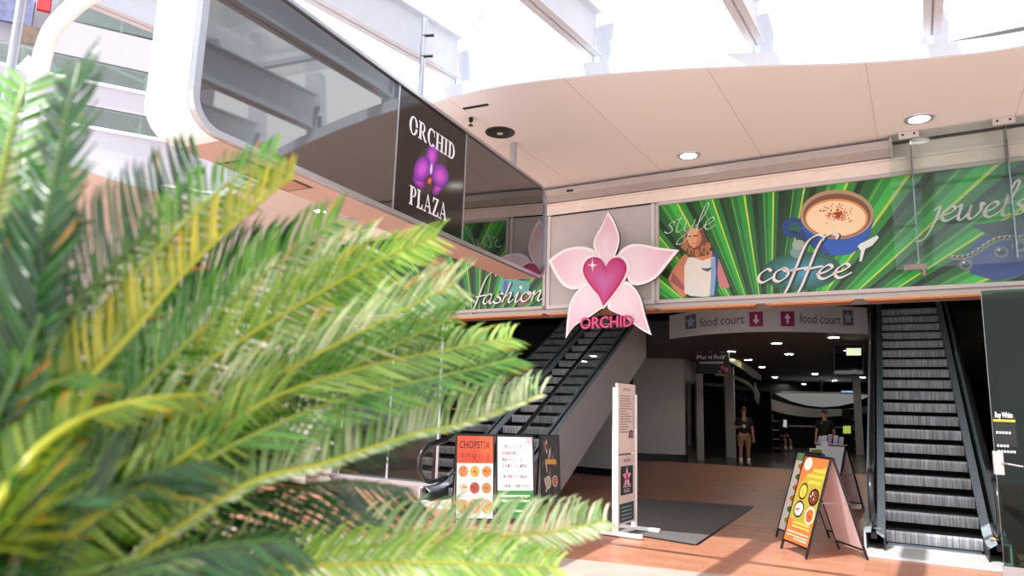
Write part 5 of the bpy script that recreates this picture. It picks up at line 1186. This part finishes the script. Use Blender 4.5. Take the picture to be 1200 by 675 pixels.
# white sign with lettering on the left wall
wn = V((-(W(-12, -.58) - W(-14, -1.18)).y, (W(-12, -.58) - W(-14, -1.18)).x, 0)).normalized(); p0 = W(-12, -.58) - wn * .06
wc = [onpl(a, b, p0, wn) for a, b in ((250, 480), (318, 468), (318, 333), (250, 337))]
wc = [onpl(a, b, p0, wn) for a, b in ((252, 478), (318, 478), (318, 333), (252, 333))]
t = thing('white_wall_sign', (wc[0] + wc[1]) / 2, 'tall white sign with grey capital letters on the left wall behind the palm', 'sign')
x = MB(); x.prism(wc, wn * .055); bd = x.build('board', WHITE, t)
x = MB(); vs, fs, w = text_tris('NG', .01)
x.add([onpl(273 + 36 * a / w, 396 - 22 * b, p0 - wn * .003, wn) for a, b in vs], fs, 0, lin((92, 92, 98)))
for k in range(4): x.flat([onpl(280 + 6 * math.cos(k * 1.57) + a, 420 + 5 * math.sin(k * 1.57) + b, p0 - wn * .003, wn) for a, b in ell(0, 0, 3.4, 2.6, 10)], c=lin((120, 180, 130)))
x.build('lettering', PRINT, bd)
x = MB(); x.tube([wc[3] + Z * .05 - wn * .02, wc[2] + Z * .05 - wn * .02 + S * .08], .02, 8); x.build('sign_light', mat('warm_bar', (236, 214, 190), .4), t)
# glass door sheet at right with decal
dR = -1.0; s0 = onpl(1165, 520, W(0, dR), D); s0 = (s0 - O).dot(S)
t = thing('glass_door', W(2.1, dR, 0), 'tall glass door sheet at the right edge with a black and yellow decal', 'glass door')
x = MB(); x.box(s0, 3.4, dR, dR + .012, .02, 3.05, lambda u, v, z: W(u, v, z)); gs = x.build('glass_sheet', GLASSDOOR, t)
x = MB(); x.box(s0 - .006, s0, dR - .001, dR + .013, .02, 3.05, lambda u, v, z: W(u, v, z)); x.build('glass_edge', GLASSE, t)
x = MB(); x.box(s0 - .02, 3.4, dR - .02, dR + .03, 0, .1, lambda u, v, z: W(u, v, z)); x.build('bottom_rail', SILVER, t)
def gd(px, py): q = onpl(px, py, W(0, dR - .002), D) - O; return q.dot(S), q.z
a0, z0 = gd(1166.5, 522.5); a1, z1 = gd(1189, 485.5)
x = MB(); x.box(a0, a1, dR - .003, dR, z0, z1, lambda u, v, z: W(u, v, z), c=lin((14, 14, 16))); zz = z0 + (z1 - z0) * .76
x.box(a0, a1, dR - .0045, dR - .003, zz, zz + .022, lambda u, v, z: W(u, v, z), c=lin((226, 200, 40)))
fnD = lambda u, v: W(u, dR - .006, v)
put_text(x, 'Ray White', fnD, a0 + .02, zz + .045, .06, width=(a1 - a0) - .04, c=lin((235, 235, 235)), bold=.02)
put_text(x, 'Carla Mangano', fnD, a0 + .03, zz - .13, .032, width=(a1 - a0) - .06, c=lin((210, 210, 214))) if False else None
for yy, w_ in ((zz - .13, .8), (zz - .27, .55), (zz - .33, .9)):
    xx = a0 + (a1 - a0) * .08
    while xx < a0 + (a1 - a0) * (.08 + .84 * w_):
        x.box(xx, xx + .02, dR - .0045, dR - .003, yy, yy + .026, lambda u, v, z: W(u, v, z), c=lin((206, 206, 210))); xx += .028
x.build('decal', PRINT, gs)
a0, z0 = gd(1165, 556); a1, z1 = gd(1175, 529)
x = MB(); x.box(a0, a1, dR - .05, dR + .05, z0, z1, lambda u, v, z: W(u, v, z)); lk = x.build('lock_case', GREYP, t, bevel=.01)
x = MB(); x.tube([W(a1 - .02, dR - .04, (z0 + z1) / 2), W(a1 + .03, dR - .1, (z0 + z1) / 2), W(a1 + .16, dR - .09, (z0 + z1) / 2 - .02)], .012, 8); x.build('lever_handle', SILVER, lk)
# dark shop behind the right glass
st('wall_right', fbox(2.35, 2.45, .5, 12, 0, 5.2), mat('dark_green_wall', (38, 52, 48), .35, var=.25, scale=1.5))

# ================================================================== PEOPLE
def skin_body(name, joints, edges, mats, parent, root=0, sub=1):
    me = bpy.data.meshes.new(name); me.from_pydata([tuple(j[0]) for j in joints], edges, []); ob = bpy.data.objects.new(name, me); COL.objects.link(ob); ob.parent = parent
    WM[ob.name] = WM[parent.name]
    sk = ob.modifiers.new('skin', 'SKIN'); sk.use_smooth_shade = True
    lay = me.skin_vertices[0].data
    for i, j in enumerate(joints):
        r = j[1]; lay[i].radius = (r, r) if not isinstance(r, tuple) else r; lay[i].use_root = (i == root)
    sb_ = ob.modifiers.new('smooth', 'SUBSURF'); sb_.levels = sub; sb_.render_levels = sub
    me.materials.append(mats); return ob
def person(loc, rz, lb, shirt, shorts, seated=False, glasses=True, arm='cup'):
    t = thing('person', loc, lb, 'person', rz=rz)
    h0 = .5 if seated else .93                                    # pelvis height
    J = []; Ed = []
    def j(p, r, par=None):
        J.append((V(p), r)); 
        if par is not None: Ed.append((par, len(J) - 1))
        return len(J) - 1
    pel = j((0, 0, h0), (.15, .105)); wst = j((0, 0, h0 + .16), (.135, .1), pel); ch = j((0, 0, h0 + .36), (.165, .11), wst); nkb = j((0, .01, h0 + .52), (.075, .07), ch)
    nk = j((0, -.005, h0 + .6), .052, nkb); hd = j((0, -.02, h0 + .69), (.07, .085), nk); ht = j((0, -.015, h0 + .79), (.062, .075), hd)
    parts = {}
    for s in (-1, 1):
        hip = j((s * .095, 0, h0 - .06), .09, pel)
        if seated: kn = j((s * .13, -.42, h0 + .0), .062, hip); an = j((s * .13, -.42, .09), .042, kn); toe = j((s * .15, -.58, .04), .036, an)
        else: kn = j((s * .11, -.02 * s, .5), .06, hip); an = j((s * .115, 0, .09), .04, kn); toe = j((s * .14, -.16, .04), .036, an)
        sh = j((s * .185, 0, h0 + .46), .068, ch)
        if arm == 'cup' and s == -1: el = j((s * .25, .02, h0 + .2), .046, sh); wr = j((s * .12, -.22, h0 + .26), .031, el); hdirv = V((.9, -.35, .1)).normalized()
        elif seated: el = j((s * .23, -.02, h0 + .2), .044, sh); wr = j((s * .13, -.26, h0 + .14), .03, el); hdirv = V((-s * .3, -.9, -.1)).normalized()
        else: el = j((s * .25, .02, h0 + .18), .046, sh); wr = j((s * .26, -.08, h0 - .07), .031, el); hdirv = V((0, -.15, -1)).normalized()
        wp = J[wr][0]; pal = j(wp + hdirv * .07, .034, wr); side = V((0, 1, 0)).cross(hdirv)
        if side.length < .2: side = V((1, 0, 0))
        side.normalize(); cl = hdirv.cross(side).normalized()
        for k, (o, L) in enumerate(((-.03, .065), (-.01, .075), (.01, .07), (.03, .055))):
            b = j(wp + hdirv * .1 + side * o, .0105, pal); c_ = j(wp + hdirv * (.1 + L * .6) + side * o * 1.1 + cl * .01, .0095, b); j(wp + hdirv * (.1 + L) + side * o * 1.05 + cl * .03, .008, c_)
        b = j(wp + hdirv * .05 + side * -.045 + cl * .015, .011, pal); j(wp + hdirv * .09 + side * -.06 + cl * .03, .009, b)
        parts[s] = dict(hip=J[hip][0], kn=J[kn][0], an=J[an][0], toe=J[toe][0], sh=J[sh][0], el=J[el][0], wr=wp, hand=wp + hdirv * .1)
    body = skin_body('body', J, Ed, SKIN, t)
    # face, hair, ears
    hc_ = V((0, -.02, h0 + .735))
    x = MB(); x.ball(hc_ + V((0, -.093, -.005)), .013, .02, .022); x.build('nose', SKIN, t, world=False, smooth=True)
    for s in (-1, 1): x = MB(); x.ball(hc_ + V((s * .078, .005, 0)), .012, .022, .032); x.build('ear', SKIN, t, world=False, smooth=True)
    x = MB(); x.ball(hc_ + V((0, -.08, -.05)), .024, .012, .006); x.build('mouth', mat('lips_%d' % len(MATS), (140, 82, 74), .5), t, world=False, smooth=True)
    x = MB(); x.ball(hc_ + V((0, .02, .045)), .082, .098, .085); x.build('hair', HAIR, t, world=False, smooth=True)
    x = MB()
    if glasses:
        for s in (-1, 1): x.ball(hc_ + V((s * .034, -.085, .022)), .03, .014, .02); x.tube([hc_ + V((s * .062, -.075, .025)), hc_ + V((s * .082, .01, .02))], .005, 6)
        x.tube([hc_ + V((-.012, -.095, .026)), hc_ + V((.012, -.095, .026))], .005, 6); x.build('sunglasses', BLACK, t, world=False)
    else:
        for s in (-1, 1): x.ball(hc_ + V((s * .032, -.083, .018)), .012, .008, .008)
        x.build('eyes', BLACK, t, world=False)
    # shirt: torso and sleeves as one skinned shell
    JJ = []; EE = []
    def jj(p, r, par=None):
        JJ.append((V(p), r))
        if par is not None: EE.append((par, len(JJ) - 1))
        return len(JJ) - 1
    a = jj((0, 0, h0 - .04), (.18, .135)); b = jj((0, 0, h0 + .16), (.165, .128), a); c = jj((0, 0, h0 + .36), (.188, .132), b); d = jj((0, .01, h0 + .51), (.095, .088), c)
    for s in (-1, 1):
        e = jj(parts[s]['sh'], .088, c); jj(parts[s]['sh'].lerp(parts[s]['el'], .75), .072, e)
    skin_body('shirt', JJ, EE, shirt, t)
    JJ = []; EE = []
    a = jj((0, 0, h0 + .02), (.17, .125))
    for s in (-1, 1):
        e = jj(parts[s]['hip'] + V((s * .01, 0, -.02)), .112, a); jj(parts[s]['hip'].lerp(parts[s]['kn'], .95), .09, e)
    skin_body('shorts', JJ, EE, shorts, t)
    for s in (-1, 1):
        P_ = parts[s]; x = MB(); x.tube([P_['an'] + V((0, 0, .14)), P_['an'] + V((0, 0, .02)), P_['an'] + V((0, -.02, -.02))], [.052, .05, .05], 12); x.build('sock', SOCK, t, world=False, smooth=True)
        x = MB(); m_ = P_['an'].lerp(P_['toe'], .5); x.ball(V((m_.x, m_.y, .05)), .052, .14, .05, R=Matrix.Rotation(-s * .15, 3, 'Z')); x.build('shoe', mat('shoe_%d' % len(MATS), (150, 148, 150), .6), t, world=False, smooth=True)
    return t, parts
pl0 = onz(873, 545.5, 0); rzp = math.atan2(pl0.y, pl0.x) - math.pi / 2
pm_, pp = person(pl0, rzp + .1, 'person in black polo shirt, khaki shorts, white socks and sunglasses, holding a cup', SHIRTB, KHAKI)
q = WM[pm_.name] @ (pp[-1]['hand'] + V((.0, -.03, .0)))
cp_ = thing('cup', q - Z * .05, 'white drink cup held by the man in khaki shorts', 'cup')
x = MB(); x.lathe([(.03, -.05), (.036, .05)], 14, q); x.build('beaker', WHITE, cp_); x = MB(); x.lathe([(.039, .05), (.039, .06), (.03, .066)], 14, q); x.build('lid', BLACK, cp_)
pl1 = onz(969, 549, 0); rz1 = math.atan2(pl1.y, pl1.x) - math.pi / 2
person(pl1, rz1 - .2, 'person in all black clothing standing in the dark behind the sandwich boards', SHIRTB, mat('black_shorts', (24, 24, 28), .8), arm='down')
pl2 = onz(917, 528, 0); rz2 = math.atan2(pl2.y, pl2.x) - math.pi / 2
st2 = thing('stool', pl2, 'dark cafe stool under the seated person', 'stool')
x = MB(); x.lathe([(.19, .37), (.2, .4), (.18, .41)], 18, pl2); x.build('seat', NIGHT, st2)
for k in range(4):
    q = k * 1.57 + .4; x = MB(); x.tube([pl2 + V((.19 * math.cos(q), .19 * math.sin(q), 0)), pl2 + V((.12 * math.cos(q), .12 * math.sin(q), .37))], .014, 6); x.build('leg', NIGHT, st2)
person(pl2, rz2 + .6, 'person in dark shirt with pale arms seated far down the hall', SHIRTB, mat('dark_trousers', (30, 30, 36), .8), seated=True, glasses=False, arm='none')

# ================================================================== PALM IN THE FOREGROUND
pr9 = random.Random(11)
crown = at(-150, 760, 1.15)
palm = thing('sago_palm', V((crown.x, crown.y, 0)), 'large green sago palm filling the left foreground', 'palm')
x = MB(); zc_ = crown.z; prof = []
for k in range(25): prof.append((.13 + .018 * (k % 2) + .02 * math.sin(k), zc_ * k / 24))
x.lathe(prof, 18, (crown.x, crown.y, 0)); x.build('trunk', TRUNK, palm)
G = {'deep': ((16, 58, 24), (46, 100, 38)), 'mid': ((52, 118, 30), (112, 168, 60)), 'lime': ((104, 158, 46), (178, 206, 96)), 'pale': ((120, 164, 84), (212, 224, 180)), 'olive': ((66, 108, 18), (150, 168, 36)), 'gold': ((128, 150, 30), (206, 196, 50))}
def frond(pts, L, tone, a1, a2, L2=.75, sp=.0076, w=.0034, orange=.03, rach='gold', start=.12, base=True, droop=.25):
    P = [at(*p) for p in pts]
    if base: P = [crown + V((pr9.uniform(-.04, .04), pr9.uniform(-.04, .04), pr9.uniform(-.06, .02)))] + P
    C = spline(P, 14); d = [0]
    for i in range(len(C) - 1): d.append(d[-1] + (C[i + 1] - C[i]).length)
    T = d[-1]
    def ev(s):
        for i in range(len(d) - 1):
            if d[i + 1] >= s: return C[i].lerp(C[i + 1], (s - d[i]) / max(1e-6, d[i + 1] - d[i])), (C[min(i + 2, len(C) - 1)] - C[max(i - 1, 0)]).normalized()
        return C[-1], (C[-1] - C[-2]).normalized()
    mb = MB(); c0, c1 = G[tone]
    n = int((T * (1 - start)) / sp)
    for row, ang, LL in ((0, a1, L), (1, a2, L * L2)):
        for k in range(n):
            u = start + (1 - start) * (k + .5 * row) / n; p, t_ = ev(u * T)
            view = (C0 - p).normalized(); upi = _up - t_ * _up.dot(t_)
            if upi.length < .2: upi = _rt * -1 - t_ * (-_rt).dot(t_)
            upi.normalize()
            tow = t_.cross(upi); tow = tow if tow.dot(view) > 0 else -tow
            a = math.radians(ang + pr9.gauss(0, 5)); B = upi * math.cos(a) + tow * math.sin(a)
            prof_ = min(1, (u - start) * 6 + .35) * (1 - .5 * max(0, (u - .7) / .3) ** 2)
            ll = LL * prof_ * pr9.uniform(.88, 1.06); lean = math.radians(60 - 16 * u + pr9.gauss(0, 3.5))
            dr = (B * math.sin(lean) + t_ * math.cos(lean)).normalized()
            wv = dr.cross(B.cross(t_)).normalized(); m_ = pr9.random() ** 1.2; m_ = m_ if pr9.random() > .1 else 1.25
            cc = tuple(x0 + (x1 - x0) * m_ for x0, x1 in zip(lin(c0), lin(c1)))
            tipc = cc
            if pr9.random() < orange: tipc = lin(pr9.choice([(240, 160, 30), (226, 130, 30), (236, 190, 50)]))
            q0 = p; q1 = p + dr * ll * .4 ; q2 = p + dr * ll * .78 + t_ * (ll * .05) - Z * (droop * ll * .12); q3 = p + dr * ll * .97 + t_ * (ll * .15) - Z * (droop * ll * .36)
            fold = B.cross(t_).normalized() * w * .35
            ws = (w * .55, w, w * .85, w * .08); Q = (q0, q1, q2, q3); cs = (cc, cc, tuple((a_ + b_) / 2 for a_, b_ in zip(cc, tipc)), tipc)
            for i in range(3):
                A_, B_ = Q[i], Q[i + 1]
                for s in (-1, 1):
                    mb.add([A_ + fold, B_ + fold, B_ + wv * (s * ws[i + 1]), A_ + wv * (s * ws[i])], [(0, 1, 2, 3)], 0, [cs[i], cs[i + 1], cs[i + 1], cs[i]])
    fo = mb.build('frond', LEAF, palm)
    rb = MB(); N_ = len(C); r0 = .0085
    cr = lin({'gold': (186, 190, 44), 'green': (74, 110, 34), 'lime': (150, 172, 60)}[rach])
    rb.tube(C, [r0 * (1 - .75 * i / (N_ - 1)) for i in range(N_)], 8, c=cr); rb.build('rachis', LEAF, fo, smooth=True)
F = [
 # upright fronds at far left
 ([(-90, 540, .95), (-25, 320, 1.0), (12, 160, 1.05), (30, 95, 1.1)], .15, 'mid', 60, -100, .8, .05),
 ([(-60, 580, .9), (10, 420, .95), (55, 250, 1.0), (80, 130, 1.05), (94, 72, 1.1)], .115, 'deep', -70, 110, .9, .06),
 ([(-60, 620, .85), (0, 480, .9), (45, 380, .95), (70, 300, 1.0), (90, 250, 1.05)], .16, 'deep', -28, -140, .9, .05),
 # arching middle fronds
 ([(-40, 600, .9), (40, 420, .95), (84, 360, 1.0), (150, 293, 1.1), (200, 240, 1.2), (236, 190, 1.3)], .17, 'deep', -28, -140, .9, .05),
 ([(-40, 610, .9), (60, 440, 1.0), (130, 350, 1.1), (214, 262, 1.2), (268, 215, 1.3), (325, 178, 1.4)], .16, 'mid', 12, -140, .6, .05),
 ([(-70, 640, .9), (70, 480, 1.0), (150, 395, 1.1), (215, 320, 1.2), (275, 262, 1.3), (345, 205, 1.45)], .18, 'gold', -38, -140, .6, .09),
 ([(-40, 660, .95), (120, 500, 1.1), (220, 400, 1.25), (310, 320, 1.4), (396, 256, 1.55)], .22, 'mid', 12, -140, .6, .05),
 ([(-40, 680, 1.0), (110, 520, 1.15), (230, 415, 1.3), (330, 345, 1.45), (430, 285, 1.6)], .24, 'pale', 30, -140, .6, .05),
 ([(-30, 660, 1.0), (150, 490, 1.2), (280, 400, 1.35), (380, 340, 1.5), (450, 302, 1.65), (512, 276, 1.75)], .2, 'lime', 30, -140, .6, .08),
 ([(-20, 680, 1.0), (150, 540, 1.15), (300, 452, 1.35), (430, 385, 1.5), (536, 331, 1.7)], .26, 'pale', 30, -140, .6, .06),
 ([(-20, 690, 1.05), (160, 570, 1.2), (310, 480, 1.4), (430, 420, 1.55), (530, 372, 1.7)], .24, 'mid', 12, -140, .6, .04),
 # nearest thick gold ribbed frond
 ([(-70, 700, .7), (-10, 600, .75), (14, 566, .78), (48, 523, .82), (96, 490, .88), (144, 474, .95), (192, 465, 1.0), (245, 462, 1.1)], .17, 'olive', -20, -140, .35, .14),
 # long lower arching fronds
 ([(-60, 760, .8), (5, 684, .85), (60, 640, .9), (135, 590, 1.0), (192, 552, 1.1), (240, 516, 1.2), (317, 467, 1.35), (402, 437, 1.5), (480, 418, 1.65), (600, 396, 1.85)], .23, 'lime', 30, -140, .45, .07),
 ([(0, 720, .95), (120, 620, 1.05), (230, 545, 1.2), (330, 495, 1.35), (420, 462, 1.5), (520, 440, 1.65), (606, 420, 1.8)], .25, 'mid', 12, -140, .45, .06),
 ([(60, 720, 1.0), (190, 630, 1.1), (300, 563, 1.25), (375, 544, 1.35), (430, 526, 1.45), (490, 507, 1.55), (548, 494, 1.65), (636, 462, 1.8)], .25, 'pale', 34, -140, .1, .06),
 ([(20, 760, 1.1), (200, 690, 1.2), (357, 648, 1.4), (440, 640, 1.5), (526, 634, 1.6), (640, 624, 1.75), (712, 610, 1.9)], .2, 'pale', 30, -140, .4, .04),
 ([(0, 800, 1.1), (150, 700, 1.2), (300, 669, 1.3), (413, 661, 1.4), (530, 660, 1.5), (655, 664, 1.65)], .15, 'lime', 30, -140, .6, .04),
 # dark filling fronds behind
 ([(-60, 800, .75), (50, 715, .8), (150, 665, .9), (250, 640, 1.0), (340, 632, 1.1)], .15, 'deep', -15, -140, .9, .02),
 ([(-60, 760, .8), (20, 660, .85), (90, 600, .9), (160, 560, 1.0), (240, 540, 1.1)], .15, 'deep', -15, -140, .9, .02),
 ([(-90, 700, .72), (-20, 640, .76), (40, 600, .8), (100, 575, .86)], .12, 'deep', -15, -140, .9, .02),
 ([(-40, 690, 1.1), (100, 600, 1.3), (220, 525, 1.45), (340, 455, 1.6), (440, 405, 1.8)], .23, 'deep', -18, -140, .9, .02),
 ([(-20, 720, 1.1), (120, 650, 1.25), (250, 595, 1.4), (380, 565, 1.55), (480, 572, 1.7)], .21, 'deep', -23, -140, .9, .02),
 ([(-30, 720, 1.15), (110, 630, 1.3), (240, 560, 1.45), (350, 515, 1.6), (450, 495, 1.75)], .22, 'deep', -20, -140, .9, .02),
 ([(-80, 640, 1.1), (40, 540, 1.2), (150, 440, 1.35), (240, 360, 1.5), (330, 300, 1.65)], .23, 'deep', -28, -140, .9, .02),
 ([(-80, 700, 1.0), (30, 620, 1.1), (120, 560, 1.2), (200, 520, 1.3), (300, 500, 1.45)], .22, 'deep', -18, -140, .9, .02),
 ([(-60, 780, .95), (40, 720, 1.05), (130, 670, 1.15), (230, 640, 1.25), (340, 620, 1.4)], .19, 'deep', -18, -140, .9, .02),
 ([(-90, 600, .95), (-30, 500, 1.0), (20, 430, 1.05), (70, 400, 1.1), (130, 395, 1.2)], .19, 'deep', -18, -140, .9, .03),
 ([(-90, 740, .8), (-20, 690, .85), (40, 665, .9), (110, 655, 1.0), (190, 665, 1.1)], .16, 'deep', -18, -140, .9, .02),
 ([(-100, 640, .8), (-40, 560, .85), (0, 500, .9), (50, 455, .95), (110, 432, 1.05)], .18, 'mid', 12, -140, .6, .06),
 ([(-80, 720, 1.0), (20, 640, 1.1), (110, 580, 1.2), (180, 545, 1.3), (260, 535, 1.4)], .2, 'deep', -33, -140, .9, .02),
]
for i, (pts, L, tone, a1, a2, L2, org) in enumerate(F):
    frond(pts, L, tone, a1, a2, L2, orange=org, rach={'deep': 'green', 'mid': 'lime', 'lime': 'gold', 'pale': 'gold', 'gold': 'gold', 'olive': 'gold'}[tone], sp=.0115 if i in (0, 1, 2, 3, 4) else (.0076 if tone == 'deep' else .0094), start=.14 if i != 11 else .1, w=.0036 if i not in (0, 1, 2) else .0048)
